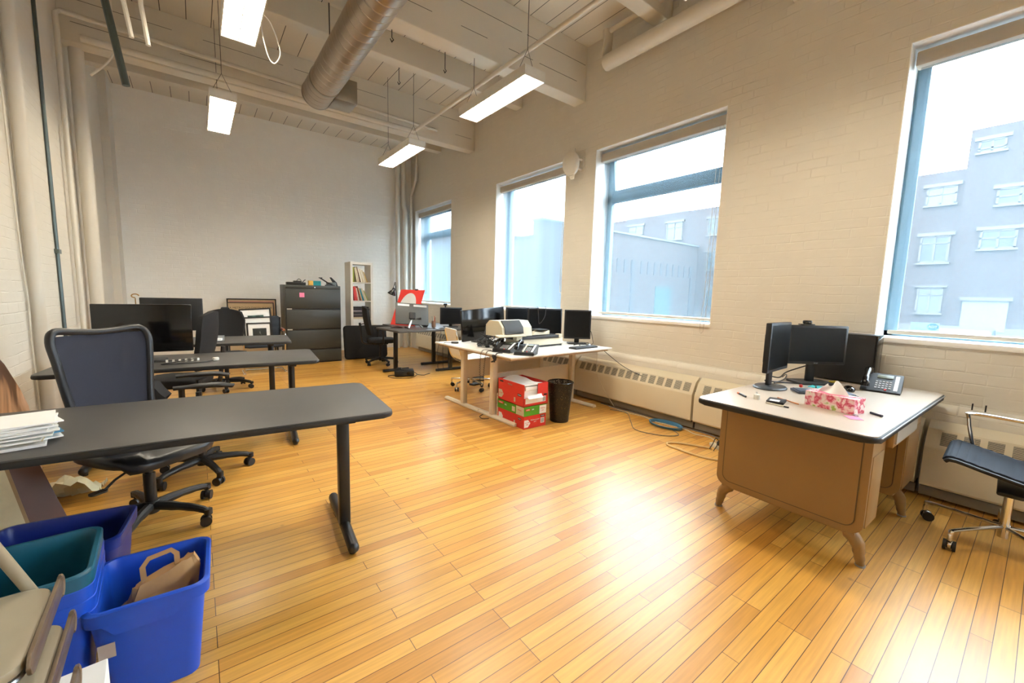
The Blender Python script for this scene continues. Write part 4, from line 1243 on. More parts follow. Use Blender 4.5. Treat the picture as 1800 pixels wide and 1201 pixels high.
# ------------------------------------------------------------------ aluminium-frame chairs
def group_chair(label, loc, rz, m, seat_z=.44, a0=0, bk=.42, arms=(-1, 1), br=.30):
    """ribbed sling chair, faces +y"""
    t = thing('sling_chair', label, 'chair', loc, rz)
    star_base(t, br, a0, M_chrome, hub_r=.022, hub_z=.13, thick=.02, chromed=True, hood=M_chrome)
    MB().cyl((0, 0, .12), (0, 0, .36), .02, n=16).build('gas_column', M_chrome, t)
    MB().box(-.16, .16, -.05, .05, .345, .37, bev=.01).build('mechanism', M_blk, t)
    prof = [(.25, seat_z + .02), (.22, seat_z + .035), (.1, seat_z + .01), (-.08, seat_z - .025), (-.17, seat_z - .02), (-.22, seat_z + .03), (-.25, seat_z + .12), (-.28, seat_z + .24), (-.32, seat_z + bk)]
    P = catmull([Vector((0, a, b_)) for a, b_ in prof], 8)
    def surf(u, v):
        k = v * (len(P) - 1); i = min(int(k), len(P) - 2); p = P[i].lerp(P[i + 1], k - i)
        rib = .004 * abs(math.sin(v * 22 * PI))
        return Vector(((u * 2 - 1) * .225, p.y, p.z + rib * .7))
    MB().grid(surf, 4, 176, .014).build('sling', m, t, ang=80)
    for s in (-1, 1):
        MB().tube([Vector((s * .232, p.y, p.z - .004)) for p in P[::3]], .011, n=8).build('side_rail', M_chrome if len(arms) == 2 else M_blk, t)
        if s in arms: MB().tube([(s * .245, .16, seat_z + .0), (s * .255, .20, seat_z + .19), (s * .255, .17, seat_z + .225), (s * .255, -.16, seat_z + .21), (s * .25, -.25, seat_z + .17), (s * .245, -.27, seat_z + .14)], .010, n=10, smooth=4).build('arm_loop', M_chrome, t)
        MB().cyl((s * .236, -.16, seat_z - .045), (s * .252, -.16, seat_z - .045), .017, n=18).build('pivot_bolt', M_chrome, t)
    MB().tube([(-.23, -.16, seat_z - .045), (.23, -.16, seat_z - .045)], .012, n=8).build('cross_bar', M_chrome, t)
    return t
group_chair('white ribbed office chair with a chrome frame behind the white desks', (3.07, 4.94, 0), -100, M_whitevinyl, a0=10)
M_bluefab = mat('dark_blue_fabric', '26303c', .85, var=.2, scale=300, bump=.3, bscale=900)
group_chair('dark blue sling chair with chrome arm loop at the right edge of the picture', (3.54, .03, 0), 2, M_bluefab, a0=74, seat_z=.47, arms=(1,), br=.33)

# ------------------------------------------------------------------ steel desk by the window
t = thing('steel_desk', 'old tan steel desk with a speckled top and curved legs, right of the radiator', 'desk', (2.41, .415, 0), -1)
DL, DD = 1.68, .86
MB().prism(rrect(0, DL, 0, DD, .06), DZ - .03, DZ, bev=.003).build('desktop', M_topgrey, t)
b = MB().prism(rrect(-.006, DL + .006, -.006, DD + .006, .066), DZ - .036, DZ - .003, bev=.010)
b.build('edge_band', M_tabedge, t, ang=60)
MB().tube([(.05, -.0075, DZ - .012), (DL - .05, -.0075, DZ - .012)], .004, n=6).build('edge_trim', M_alu, t)
for x0, x1, nm in ((.22, .46, 'left'), (.98, 1.34, 'right')):
    q = MB().prism([(p[0], p[1]) for p in rrect(.05, DD - .06, .17, DZ - .037, (.0, .0, .07, .07)[:0] or [.06, .004, .004, .06])], x0, x1, M=YZ)
    ped = q.build('pedestal', M_tan, t, ang=40)
    MB().prism(rrect(.09, DD - .10, .205, DZ - .05, [.045, .004, .004, .045]), x0 - .004, x0 + .0, M=YZ).build('side_panel', M_tan, ped, ang=40)
    MB().tube([(x0 - .002, y, z) for y, z in rrect(.088, DD - .098, .203, DZ - .045, [.046, .004, .004, .046])], .003, n=5, closed=True).build('panel_seam', M_tandark, ped)
    MB().box(x0 + .02, x1 - .02, .046, .052, .21, DZ - .16, bev=.003).build('front_panel', M_tan, ped)
# curved legs
def desk_leg(xc, yc, sx, sy):
    pts = []
    prof = [(.0, .165, .05), (.02, .12, .035), (.035, .06, .026), (.04, .0, .020)]
    b = MB()
    b.tube([(xc, yc - sy * .16, .175), (xc, yc - sy * .06, .165), (xc, yc - sy * .005, .12), (xc, yc + sy * .01, .06), (xc, yc + sy * .02, .006)], .03, n=12, smooth=5, rr=[.012, .022, .034, .032, .028, .024, .02])
    o = b.build('leg', M_tan, t, ang=80)
    MB().cyl((xc, yc + sy * .02, 0), (xc, yc + sy * .02, .008), .023, n=16).build('foot_cap', M_alu, o)
for xc in (.26, 1.14):
    desk_leg(xc, .07, 1, -1); desk_leg(xc, DD - .09, 1, 1)
MB().box(.23, .45, .08, DD - .09, .155, .172, bev=.006).build('left_runner', M_tan, t)
MB().box(1.0, 1.32, .08, DD - .09, .155, .172, bev=.006).build('right_runner', M_tan, t)
MB().box(.46, .98, .02, .05, DZ - .15, DZ - .037, bev=.004).build('centre_drawer', M_tan, t)
MB().box(.48, .96, .012, .02, DZ - .13, DZ - .055).build('drawer_front', stripes('ribbed_drawer_front', 'x', .008, '6f6a60', 'b5ad9d', .4), t, smooth=False)
MB().box(.461, .979, DD - .1, DD - .085, .2, DZ - .04).build('back_panel', M_tan, t, smooth=False)

M_floral = checker_paint('floral_tissue_print', [(0, '7f9a2a'), (.34, 'a9bb5a'), (.38, 'f4e6da'), (.46, 'f3cfcd'), (.51, 'e48a98'), (.56, 'c93350'), (.61, 'e27f90'), (.66, 'f6dcd8'), (1, 'f6ebe0')], 21, .35, .6)
t = thing('tissue_box', 'rose-patterned tissue box with a white tissue pulled up on the steel desk', 'tissue box', (2.875, .70, DZ), -12)
MB().box(-.055, .055, -.125, .125, 0, .085, bev=.002).build('carton', M_floral, t, smooth=False)
MB().prism([(.035 * math.cos(a * PI / 10), .09 * math.sin(a * PI / 10)) for a in range(20)], .0852, .0866).build('pink_lid_print', M_pink, t, smooth=False)
MB().grid(lambda u, v: Vector((.012 * math.sin(v * 9 + u * 3) * (1 - u * .5) + .03 * (u - .5), (v - .5) * (.16 - .11 * u) - .0 + .02 * u, .086 + .075 * u * (.75 + .25 * math.sin(v * 5 + 1)))), 8, 16, .001).build('tissue', M_paper, t, ang=80)
t = thing('notebook', 'small black notebook with a white label near the left edge of the steel desk', 'notebook', (2.745, .945, DZ), 12)
MB().box(-.06, .06, -.045, .045, 0, .014, bev=.003).build('cover', M_blk, t)
MB().box(-.05, -.005, -.02, .03, .0142, .0148).build('label', M_paper, t, smooth=False)
def pen(label, p0, p1, m, r=.004, tip=None):
    t = thing('pen', label, 'pen', p0)
    d = Vector(p1) - Vector(p0)
    MB().cyl((0, 0, 0), d, r, n=10).build('barrel', m, t)
    MB().cyl(d, d * 1.25, r * 1.1, n=10).build('cap', tip or m, t)
pen('clear pen with black cap lying against the black notebook', (2.66, .97, DZ + .005), (2.645, .87, DZ + .005), M_ivory, tip=M_blk)
pen('black and orange pen at the left corner of the steel desk', (2.70, 1.10, DZ + .006), (2.75, 1.16, DZ + .006), M_blk, r=.006, tip=mat('orange_plastic', 'd8662c', .4))
pen('dark blue pen poking out behind the tissue box', (2.93, .545, DZ + .006), (2.90, .50, DZ + .006), mat('navy_pen', '1c2336', .4), r=.006)
pen('orange pencil lying beyond the black notebook', (2.86, .98, DZ + .005), (2.80, .87, DZ + .005), mat('orange_pencil', 'd07a3a', .5), r=.003)
t = thing('glue_pot', 'tiny white pot with wire clips beside the black notebook', 'pot', (2.72, 1.045, DZ))
MB().lathe([(.0001, 0), (.017, 0), (.017, .028), (.013, .03), (.0001, .03)], n=20, cap=False).build('pot', M_white, t)
MB().tube([(-.01, 0, .03), (-.005, .005, .045), (.004, 0, .034), (.01, .002, .046)], .001, n=4).build('wire', M_alu, t)
t = thing('sticky_note', 'pink sticky note with a silver clip in front of the tissue box', 'note', (2.735, .575, DZ + .001), 35)
MB().box(-.04, .04, -.03, .03, 0, .001).build('sheet', M_pink, t, smooth=False)
MB().box(.03, .06, -.035, -.02, .001, .006).build('clip', M_alu, t)
t = thing('keyboard', 'small slate-blue keyboard behind the tissue box on the steel desk', 'keyboard', (3.28, .86, DZ), -52)
MB().box(-.17, .17, -.07, .07, 0, .014, bev=.004).build('body', mat('slate_plastic', '3c4450', .5), t)
MB().box(-.16, .16, -.058, .058, .014, .019, bev=.002).build('keys', stripes('slate_keys', 'x', .02, '22272e', '4c5868', .15), t)
tag(MB().box(-.05, .05, -.03, .03, 0, .004).build('sticky_pad', mat('teal_pad', '3fb0b5', .6)), 'small teal pad at the back end of the slate keyboard', 'note').location = (3.50, .97, DZ)
t = thing('computer_mouse', 'black computer mouse left of the desk phone on the steel desk', 'mouse', (3.56, .79, DZ), -60)
MB().sphere((0, 0, .012), .05, sc=(.62, 1.1, .5), n=16).build('shell', M_blk_gloss, t)
t = thing('red_tag', 'small red tag on a cord between the two monitors of the steel desk', 'tag', (3.38, 1.02, DZ))
MB().sphere((0, 0, .012), .012, n=10).build('bead', M_red, t)
MB().tube([(0, 0, .01), (.03, -.03, .004), (.06, -.04, .004)], .0015, n=4).build('cord', M_blk, t)
rr = random.Random(12)
for k, (lab, pts) in enumerate((('black monitor cable trailing across the back of the steel desk', [(3.22, 1.16, .80), (3.3, 1.22, .77), (3.45, 1.14, .755), (3.55, 1.0, .755), (3.45, .95, .755)]),
        ('bundle of black cables under the screens at the back of the steel desk', [(3.25, 1.18, .85), (3.4, 1.24, .80), (3.55, 1.22, .77), (3.7, 1.22, .80), (3.82, 1.12, .86)]),
        ('yellow plug and lead behind the middle monitor of the steel desk', [(3.86, .95, .756), (3.82, .93, .757), (3.80, .97, .757)]))):
    tag(MB().tube(pts, .005 if k < 2 else .008, n=6, smooth=6).build('desk_cable', (M_blk, M_blk, mat('yellow_plug', 'c8b43c', .4))[k]), lab, 'cable')

# ------------------------------------------------------------------ black corner desk
t = thing('corner_desk', 'black desk on metal legs in the far right corner, crowded with screens', 'desk', (2.36, 5.95, 0), 0)
MB().prism([(0.02, .93), (.07, .07), (1.62, .20), (1.62, 1.56), (.36, 1.56), (.34, 1.0)], TOPZ - .028, TOPZ, bev=.004).build('desktop', M_tabletop, t)
for x, y in ((.27, .70), (1.15, 1.05), (1.12, .35)):
    MB().box(x - .03, x + .03, y - .03, y + .03, .03, TOPZ - .029, bev=.006).build('leg', M_blkmetal, t)
MB().tube([(.9, 1.05, .025), (1.5, 1.05, .025)], .024, n=10).build('foot_bar', M_blkmetal, t)
MB().tube([(.85, .35, .025), (1.4, .35, .025)], .024, n=10).build('foot_bar', M_blkmetal, t)
MB().tube([(.05, .70, .025), (.5, .70, .025)], .024, n=10).build('foot_bar', M_blkmetal, t)
# pen display seen from behind
t = thing('pen_display', 'large grey drawing tablet display seen from behind on a silver stand', 'monitor', (2.86, 6.50, TOPZ), -14)
Mp = T(0, .0, .235) @ RX(-24) @ RY(4)
MB().box(-.27, .27, -.02, .02, -.19, .19, bev=.008).build('casing', mat('grey_tablet_back', '4b4c4a', .45), t, M=Mp)
MB().box(-.24, -.05, -.024, -.018, .13, .165).box(.02, .24, -.024, -.018, .13, .165).build('vent', M_alu, t, M=Mp)
MB().box(-.05, .05, -.05, -.018, -.10, .02, bev=.01).build('hub', M_blk, t, M=Mp)
MB().tube([(-.14, -.05, .10), (0, -.03, .14), (.14, -.06, .17)], .018, n=8, smooth=3).build('tilt_arm', M_blk, t)
b = MB()
b.tube([(0, -.03, .17), (-.08, -.12, .012)], .018, n=8); b.tube([(0, -.03, .17), (.16, -.10, .012)], .014, n=8)
b.build('stand', M_alu, t)
MB().tube([(-.08, -.12, .01), (-.1, .1, .01)], .012, n=8).build('foot', M_blk, t)
# red drawing board with white oval
t = thing('drawing_board', 'tilted red board with a pale oval portrait, standing behind the corner desk tablet', 'board', (2.76, 7.22, TOPZ + .012), 0)
bu = Vector((.552, -.834, 0)); bv = Vector((.30, .17, .64)).normalized()
bn = bu.cross(bv).normalized(); bv = bn.cross(bu)
Mb = Matrix(((bu.x, bv.x, bn.x, 0), (bu.y, bv.y, bn.y, 0), (bu.z, bv.z, bn.z, 0), (0, 0, 0, 1)))
MB().box(0, .50, 0, .72, -.012, 0).build('board', M_red, t, M=Mb, smooth=False)
MB().prism([(.235 + .17 * math.cos(a * PI / 18), .36 + .29 * math.sin(a * PI / 18)) for a in range(36)], .0005, .003, M=Mb).build('oval', mat('pale_portrait', 'cfd2d2', .7, var=.12, scale=9), t, smooth=False)
MB().box(.36, .44, .30, .5, -.25, -.012).build('rear_strut', M_red, t, M=Mb, smooth=False)
MB().box(.30, .36, .71, .735, -.02, .01).build('clip', M_blk, t, M=Mb)
# clamp lamp
t = thing('clamp_lamp', 'black jointed desk lamp leaning over the red drawing board', 'lamp', (3.0, 7.47, TOPZ), 0)
MB().tube([(0, .0, 0), (-.02, .0, .40), (-.06, -.02, .78)], .007, n=6).tube([(.015, .0, 0), (-.005, .0, .40), (-.045, -.02, .78)], .004, n=6).build('arm', M_blk, t)
MB().lathe([(.02, .10), (.03, .09), (.032, .05), (.075, -.02), (.078, -.03)], n=24, cap=False, M=T(-.13, -.06, .58) @ RY(25)).build('shade', M_blk_gloss, t)
MB().tube([(-.055, -.02, .78), (-.11, -.05, .66)], .006, n=6).build('joint', M_blk, t)
MB().box(-.03, .03, -.02, .02, 0, .03).build('clamp', M_blk, t)
t = thing('pencil_cup', 'brown cup of pencils on the corner desk', 'cup', (3.30, 6.58, TOPZ))
MB().lathe([(.0001, 0), (.035, 0), (.038, .11), (.035, .11), (.03, .01)], n=20, cap=False).build('cup', mat('copper_cup', '8c6a55', .4), t)
for k in range(4):
    a = k * 1.6
    MB().cyl((.015 * math.cos(a), .015 * math.sin(a), .01), (.03 * math.cos(a), .03 * math.sin(a), .17 + .01 * k), .004, n=6).build('pencil', (M_wood, M_ivory, M_blk, M_red)[k], t)
t = thing('desk_speaker', 'small rounded black speaker right of the drawing tablet on the corner desk', 'speaker', (3.19, 6.70, TOPZ), -10)
MB().box(-.05, .05, -.05, .05, 0, .15, bev=.03, seg=3).build('body', M_blk, t)
t = thing('cable_loop', 'curled black cable and adapter lying in front of the drawing tablet', 'cable', (2.66, 6.62, TOPZ))
MB().tube([(-.12, .02, .006), (-.02, -.06, .01), (.08, .0, .006), (.02, .09, .012), (-.08, .06, .006), (-.05, -.03, .008)], .006, n=6, smooth=6).build('cable', M_blk, t)
for k, (lab, pts) in enumerate((('black cable hanging from the corner desk tablet to the floor', [(3.05, 6.35, TOPZ + .004), (3.12, 6.08, TOPZ + .004), (3.14, 6.0, TOPZ - .05), (3.1, 6.05, .35), (3.2, 6.2, .02)]),
                              ('pale thin cable hanging in a loop below the corner desk', [(2.9, 6.9, .70), (2.95, 6.95, .45), (3.02, 6.95, .35), (3.0, 6.9, .5), (2.95, 6.9, .7)]))):
    tag(MB().tube(pts, .004, n=6, smooth=6).build('hanging_cable', (M_blk, M_ivory)[k]), lab, 'cable')
t = thing('projector', 'small black projector box with its cord on the floor by the corner desk', 'projector', (2.60, 6.22, 0), -20)
MB().box(-.15, .15, -.11, .11, .01, .10, bev=.01).build('body', M_blk, t)
MB().cyl((.06, -.12, .055), (.06, -.1, .055), .025, n=16).build('lens', M_blk_gloss, t)
MB().cyl((-.1, .08, .11), (-.04, .05, .11), .018, n=12).build('knob', M_blk, t)
MB().tube([(.16, .02, .05), (.2, -.02, .02), (.1, -.2, .006), (-.15, -.2, .006), (-.25, -.02, .006), (-.15, .05, .006)], .005, n=6, smooth=6).tube([(.2, -.02, .02), (.3, -.02, .006), (.36, .04, .006), (.42, .09, .01)], .005, n=6, smooth=5).build('cord', M_blk, t)
t = thing('floor_gadget', 'dark heap of electronics on the floor left of the white chair', 'electronics', (3.38, 5.3, 0), 15)
MB().box(-.2, .12, -.08, .1, 0, .06, bev=.015).box(-.1, .2, .0, .2, .0, .10, bev=.02).build('body', M_blk, t)
MB().box(-.28, -.1, -.22, -.12, 0, .03, bev=.01).build('pedal', M_dk, t)
MB().tube([(0, 0, .1), (.1, .1, .16), (.2, .05, .08), (.15, .25, .05)], .008, n=6, smooth=5).build('cable', M_blk, t)

# ------------------------------------------------------------------ filing cabinet and what is on it
t = thing('filing_cabinet', 'tall charcoal four-drawer lateral filing cabinet against the back wall', 'cabinet', (1.22, 8.10, 0), 1)
CW, CH, CD = .93, 1.415, .48
MB().box(0, CW, .02, CD, 0, CH, bev=.004).build('body', M_steelgrey, t)
MB().box(.012, CW - .012, .004, .02, CH - .055, CH - .012, bev=.003).build('top_rail', M_steelgrey, t)
MB().cyl((CW * .52, -.002, CH - .035), (CW * .52, .006, CH - .035), .010, n=14).build('lock', M_chrome, t)
for k, (za, zb) in enumerate(((1.005, 1.335), (.64, .97), (.27, .605), (.03, .235))):
    d_ = MB().box(.012, CW - .012, -.0, .02, za, zb, bev=.004).build('drawer', M_steelgrey, t)
    MB().box(.012, CW - .012, .014, .021, za - .028, za - .004).build('finger_pull', M_blk, d_, smooth=False)
    if k < 2:
        MB().box(.02, .10, -.004, .004, za - .024, za - .004).build('label_holder', mat('label_holder_grey', 'b5b3a8', .5), d_, smooth=False)
tag(MB().box(-.04, .04, -.002, 0, -.04, .04).build('sticky_note', M_pink), 'pink square sticky note on the top drawer of the filing cabinet', 'note').location = (1.22 + .265, 8.098, 1.24)
t = thing('office_machine', 'black office machine with a lever on the left of the filing cabinet', 'office machine', (1.43, 8.25, CH), 0)
MB().box(-.16, .14, -.08, .08, 0, .05, bev=.008).box(-.05, .08, -.05, .05, .05, .075, bev=.008).build('body', M_blk, t)
MB().tube([(0, 0, .07), (.04, 0, .11), (.08, 0, .08)], .006, n=6, smooth=4).tube([(.09, -.03, .05), (.14, -.04, .10)], .008, n=6).build('lever', M_dk, t)
t = thing('supply_box', 'small teal and yellow carton on top of the filing cabinet', 'box', (1.74, 8.22, CH), 0)
MB().box(-.12, -.05, -.05, .05, 0, .085).build('yellow_end', mat('yellow_card', 'd9a94a', .6), t, smooth=False)
MB().box(-.05, .08, -.05, .05, 0, .083).build('teal_carton', mat('teal_card', '17909a', .6), t, smooth=False)
t = thing('stapler', 'open black stapler in the middle of the cabinet top', 'stapler', (1.93, 8.24, CH), 10)
MB().tube([(-.11, 0, .14), (.02, 0, .06), (.12, 0, .02)], .012, n=6).build('top_arm', M_blk, t)
MB().box(-.02, .15, -.02, .02, 0, .02).build('base', M_dk, t)
MB().box(-.13, -.08, -.02, .02, .135, .15).build('head', M_blk, t)
t = thing('hole_punch', 'black and clear hole punch with a raised lever at the right of the cabinet top', 'punch', (2.06, 8.36, CH), 5)
MB().box(-.1, .06, -.06, .04, 0, .07, bev=.008).build('body', mat('clear_grey_plastic', '6a726e', .3), t)
MB().prism([(-.04, .16), (-.02, .165), (.08, .07), (.10, .0), (.03, .0), (.02, .06)], -.02, .02, M=XZ).build('lever', M_blk, t)

# ------------------------------------------------------------------ white shelf tower with books
SX, SY, SW, SD = 2.40, 8.36, .44, .38
t = thing('shelf_tower', 'tall narrow white open shelf beside the filing cabinet, holding books', 'bookcase', (SX, SY, 0))
b = MB()
b.box(0, .045, 0, SD, 0, 1.90); b.box(SW - .045, SW, 0, SD, 0, 1.90)
b.box(.045, SW - .045, 0, SD, 0, .045); b.box(.045, SW - .045, 0, SD, 1.855, 1.90)
b.build('frame', M_white, t, smooth=False)
for z in (.405, .765, 1.125, 1.49):
    MB().box(.045, SW - .045, .002, SD, z - .0, z + .018).build('shelf', M_white, t, smooth=False)
def book(x, z, w, h, lean, col, label, grp, d=.2):
    m = mat('book_' + col, col, .6)
    o = MB().box(0, w, 0, d, 0, h, bev=.001).build('book', m, smooth=False)
    o.location = (x, SY + .03, z); o.rotation_euler = (0, math.radians(lean), 0)
    tag(o, label, 'book', grp)
    MB().box(.002, w - .002, .003, d + .001, h, h + .001).build('page_block', M_paper, o, smooth=False)
words = {'a7ae3a': 'olive', 'e6dcc4': 'cream', 'd9cdb0': 'buff', 'efe8d6': 'off-white', '5a2d24': 'maroon', 'cf3b3b': 'red', 'e6625c': 'coral red', '6b3a28': 'brown', 'd8bd8f': 'tan', '2f8fa8': 'teal blue', 'c9a24e': 'mustard', '9aa04a': 'moss green'}
top = [('a7ae3a', .026, .29), ('e6dcc4', .02, .28), ('d9cdb0', .022, .30), ('5a2d24', .012, .31), ('efe8d6', .024, .29), ('e6dcc4', .014, .27), ('efe8d6', .022, .27), ('d9cdb0', .018, .25), ('c9a24e', .012, .22)]
x = SX + .05
for k, (c_, w, h) in enumerate(top):
    ln = 0 if k < 1 else -8 - k * 1.6
    book(x + .0, 1.51, w, h, ln, c_, '%s book, %s from the left on the upper shelf of books' % (words[c_], ('first', 'second', 'third', 'fourth', 'fifth', 'sixth', 'seventh', 'eighth', 'ninth')[k]), 'books on the top shelf')
    x += w / math.cos(math.radians(ln)) + (.056 if k == 0 else .0095)
mid = [('cf3b3b', .03, .28), ('e6625c', .02, .27), ('efe8d6', .016, .25), ('6b3a28', .02, .29), ('d8bd8f', .016, .26), ('2f8fa8', .022, .25), ('d9cdb0', .018, .25), ('e6dcc4', .014, .26), ('9aa04a', .012, .22)]
x = SX + .05 + .033
for k, (c_, w, h) in enumerate(mid):
    ln = -6 - k * 2.2
    book(x, 1.145, w, h, ln, c_, '%s book, %s from the left on the lower shelf of books' % (words[c_], ('first', 'second', 'third', 'fourth', 'fifth', 'sixth', 'seventh', 'eighth', 'ninth')[k]), 'books on the second shelf')
    x += w / math.cos(math.radians(ln)) + .0125
for k in range(7):
    z = .785 + k * .034
    c_ = ('b9a98f', '3a3033', '6a6268', '2a2a2e', '8a8288', '2e2a34', '1c1c20')[k]
    w = (.31, .3, .28, .31, .27, .32, .3)[k]
    o = MB().box(0, w, 0, .24, 0, (.032, .03, .024, .033, .028, .03, .033)[k], bev=.001).build('book', mat('mag_' + c_, c_, .5), smooth=False)
    o.location = (SX + .055, SY + .03, z - (.001 if k == 0 else .0))
    tag(o, 'flat %s volume, %s from the bottom of the lying pile in the shelf' % (('tan', 'dark brown', 'grey', 'black', 'light grey', 'dark violet', 'black')[k], ('first', 'second', 'third', 'fourth', 'fifth', 'sixth', 'seventh')[k]), 'book', 'volumes lying flat in the shelf')
# black portfolio case
t = thing('portfolio_case', 'soft black case leaning on the foot of the white shelf', 'case', (2.24, 8.16, 0))
MB().prism(rrect(0, .82, .005, .66, .05), -.05, .05, M=T(0, .06, 0) @ RX(-8) @ XZ, bev=.015).build('case', M_fab, t, ang=70)
MB().tube([(.3, .0, .655), (.34, -.01, .69), (.46, -.01, .69), (.5, .0, .655)], .01, n=6, smooth=4).build('handle', M_blk, t, M=T(0, .1, 0))

# ------------------------------------------------------------------ framed pictures leaning on the back wall
def leaning(label, x0, x1, zt, yb, fcol, mcol, name='framed_picture', art=None, lean=10, border=.022, roll=0, h=None):
    w = x1 - x0; h = h or zt / math.cos(math.radians(lean))
    t = thing(name, label, 'picture', ((x0 + x1) / 2, yb, 0.0), 0)
    t.rotation_euler = (math.radians(-lean), math.radians(roll), 0)
    f = MB()
    z0 = .004
    f.box(-w / 2, -w / 2 + border, -.012, .012, z0, h); f.box(w / 2 - border, w / 2, -.012, .012, z0, h)
    f.box(-w / 2 + border, w / 2 - border, -.012, .012, z0, z0 + border); f.box(-w / 2 + border, w / 2 - border, -.012, .012, h - border, h)
    f.build('frame', fcol, t, smooth=False)
    MB().box(-w / 2 + border, w / 2 - border, -.004, .010, z0 + border, h - border).build('mat_board', mcol, t, smooth=False)
    if art:
        ax0, ax1, az0, az1, am = art
        MB().box(ax0, ax1, -.006, -.0042, az0, az1).build('print', am, t, smooth=False)
    return t, w, h
M_post = mat('aged_poster_paper', 'd2b68e', .7, var=.05)
M_photo = checker_paint('dark_photo_print', [(0, '121411'), (.55, '20241f'), (.62, '8d9089'), (1, 'c9c9c0')], 5, 1.2, .5)
M_photo2 = checker_paint('green_photo_print', [(0, '10201c'), (.5, '23423a'), (.7, '5f8a78'), (1, '8fb0a0')], 14, .5, .5)
leaning('large black-framed picture at the very back, only its top edge and right side showing', .44, 1.26, 1.13, 9.36, M_blk, M_post, lean=5, art=(-.37, .37, .5, 1.09, mat('rose_print', 'c9927e', .6)))
t, w, h = leaning('black-framed old film poster with a cream top band, in front of the largest frame', .44, 1.20, 1.06, 9.24, M_blk, M_post, lean=6, border=.014)
text('A METRO-GOLDWYN-MAYER', .052, T(0, -.0048, h - .105) @ RX(90), M_blk, t)
MB().box(-.36, -.08, -.006, -.0042, h - .40, h - .20).build('dark_figure', M_blk, t, smooth=False)
for args in (('dark-framed print with a wide white mat and small green picture, standing on the chrome chair', .54, .98, .53, 7.745, M_blk, M_paper, dict(lean=5, roll=-3, h=.53, art=(-.11, .11, .30, .42, M_photo2))),
             ('thin-framed white-matted picture on the chrome chair, in front of the green print', .57, .96, .40, 7.68, M_blk, M_paper, dict(lean=5, roll=-2, h=.40)),
             ('front framed black-and-white photograph with a pale face, on the chrome chair', .60, .94, .31, 7.62, M_blk, M_paper, dict(lean=5, roll=-1, h=.31, art=(-.09, .10, .10, .22, M_photo)))):
    t, w, h = leaning(*args[:7], **args[7])
    t.location.z = .485
# ------------------------------------------------------------------ left wall clutter
M_art = checker_paint('abstract_painting_print', [(0, '2a1d14'), (.42, '5a3a22'), (.5, 'b98c66'), (.6, 'd8b394'), (.75, '6b4228'), (1, '2a1d14')], 2.2, .8, .5)
t = thing('painted_panel', 'round-topped brown painted panel leaning on the left wall beside the near table', 'panel', (-.87, 3.45, 0))
pan = [(-.08, 0), (.45, 0), (.50, .55), (.42, .68), (.28, .86), (.10, 1.0), (-.08, 1.08)]
MB().prism(pan, -.02, .02, M=RY(-5) @ Matrix(((0, 0, 1, 0), (1, 0, 0, 0), (0, 1, 0, 0), (0, 0, 0, 1))), bev=.004).build('panel', M_art, t)
t = thing('leaning_canvas', 'small round-cornered brown board behind the painted panel', 'board', (-.99, 4.13, 0))
MB().prism(rrect(-.12, .12, 0, .62, .06), -.012, .012, M=RY(-2) @ YZ).build('board', mat('brown_pink_board', 'a9765a', .5), t)
t = thing('wooden_board', 'dark reddish-brown wooden board leaning under the near table', 'board', (-.88, 3.06, 0), 30)
MB().prism([(0, 0), (.29, 0), (.27, .46), (.10, .60), (0, .6)], -.012, .012, M=RX(-10) @ RY(-9) @ XZ).build('board', M_wood, t, smooth=False)
t = thing('small_frame', 'cream-faced framed board leaning on the dark wooden board under the near table', 'picture', (-.84, 2.90, .0), 38)
MB().box(-.04, .17, -.014, 0, .02, .55).build('frame', mat('gilt_wood_frame', '9a7b52', .5), t, M=RX(-9) @ RY(-6), smooth=False)
MB().box(-.025, .155, -.017, -.013, .035, .535).build('canvas', mat('cream_canvas', 'cfc09a', .7, var=.1), t, M=RX(-9) @ RY(-6), smooth=False)
t = thing('black_frame', 'black-edged picture frame leaning at the left under the near table', 'picture', (-.90, 2.66, 0), 72)
MB().box(-.2, .2, -.012, .012, 0, .6).build('frame', M_blk, t, M=RX(-9), smooth=False)
MB().box(-.17, .17, -.014, -.01, .03, .57).build('backing', M_dk, t, M=RX(-9), smooth=False)
t = thing('plastic_sheet', 'crumpled clear plastic sheet lying behind the wooden boards under the near table', 'plastic', (-.72, 3.62, 0))
MB().grid(lambda u, v: Vector((-.12 + .3 * u, -.15 + .3 * v, .05 + .12 * math.sin(u * 3) * math.sin(v * 4 + 1) + .02 * math.sin(u * 19 + v * 23))), 10, 10, .001).build('sheet', mat('cloudy_plastic', 'd6cfae', .3), t)
# paper stack on near table
rr = random.Random(4)
t = thing('paper_pile', 'fanned pile of white papers on the left end of the nearest table', 'papers', (-.62, 2.32, TOPZ), 12)
for k in range(14):
    z = .002 + k * .006
    MB().box(-.14, .14, -.11, .11, z, z + .005).build('sheet_bundle', (M_paper, M_paper, M_paper, mat('manila_card', 'd9c39a', .7), M_paper, mat('blue_card', '3c7a9c', .6))[k % 6 if k < 4 else 0 if k != 5 else 5], t, M=T(rr.uniform(-.02, .02), rr.uniform(-.02, .02), 0) @ RZ(rr.uniform(-14, 14)), smooth=False)
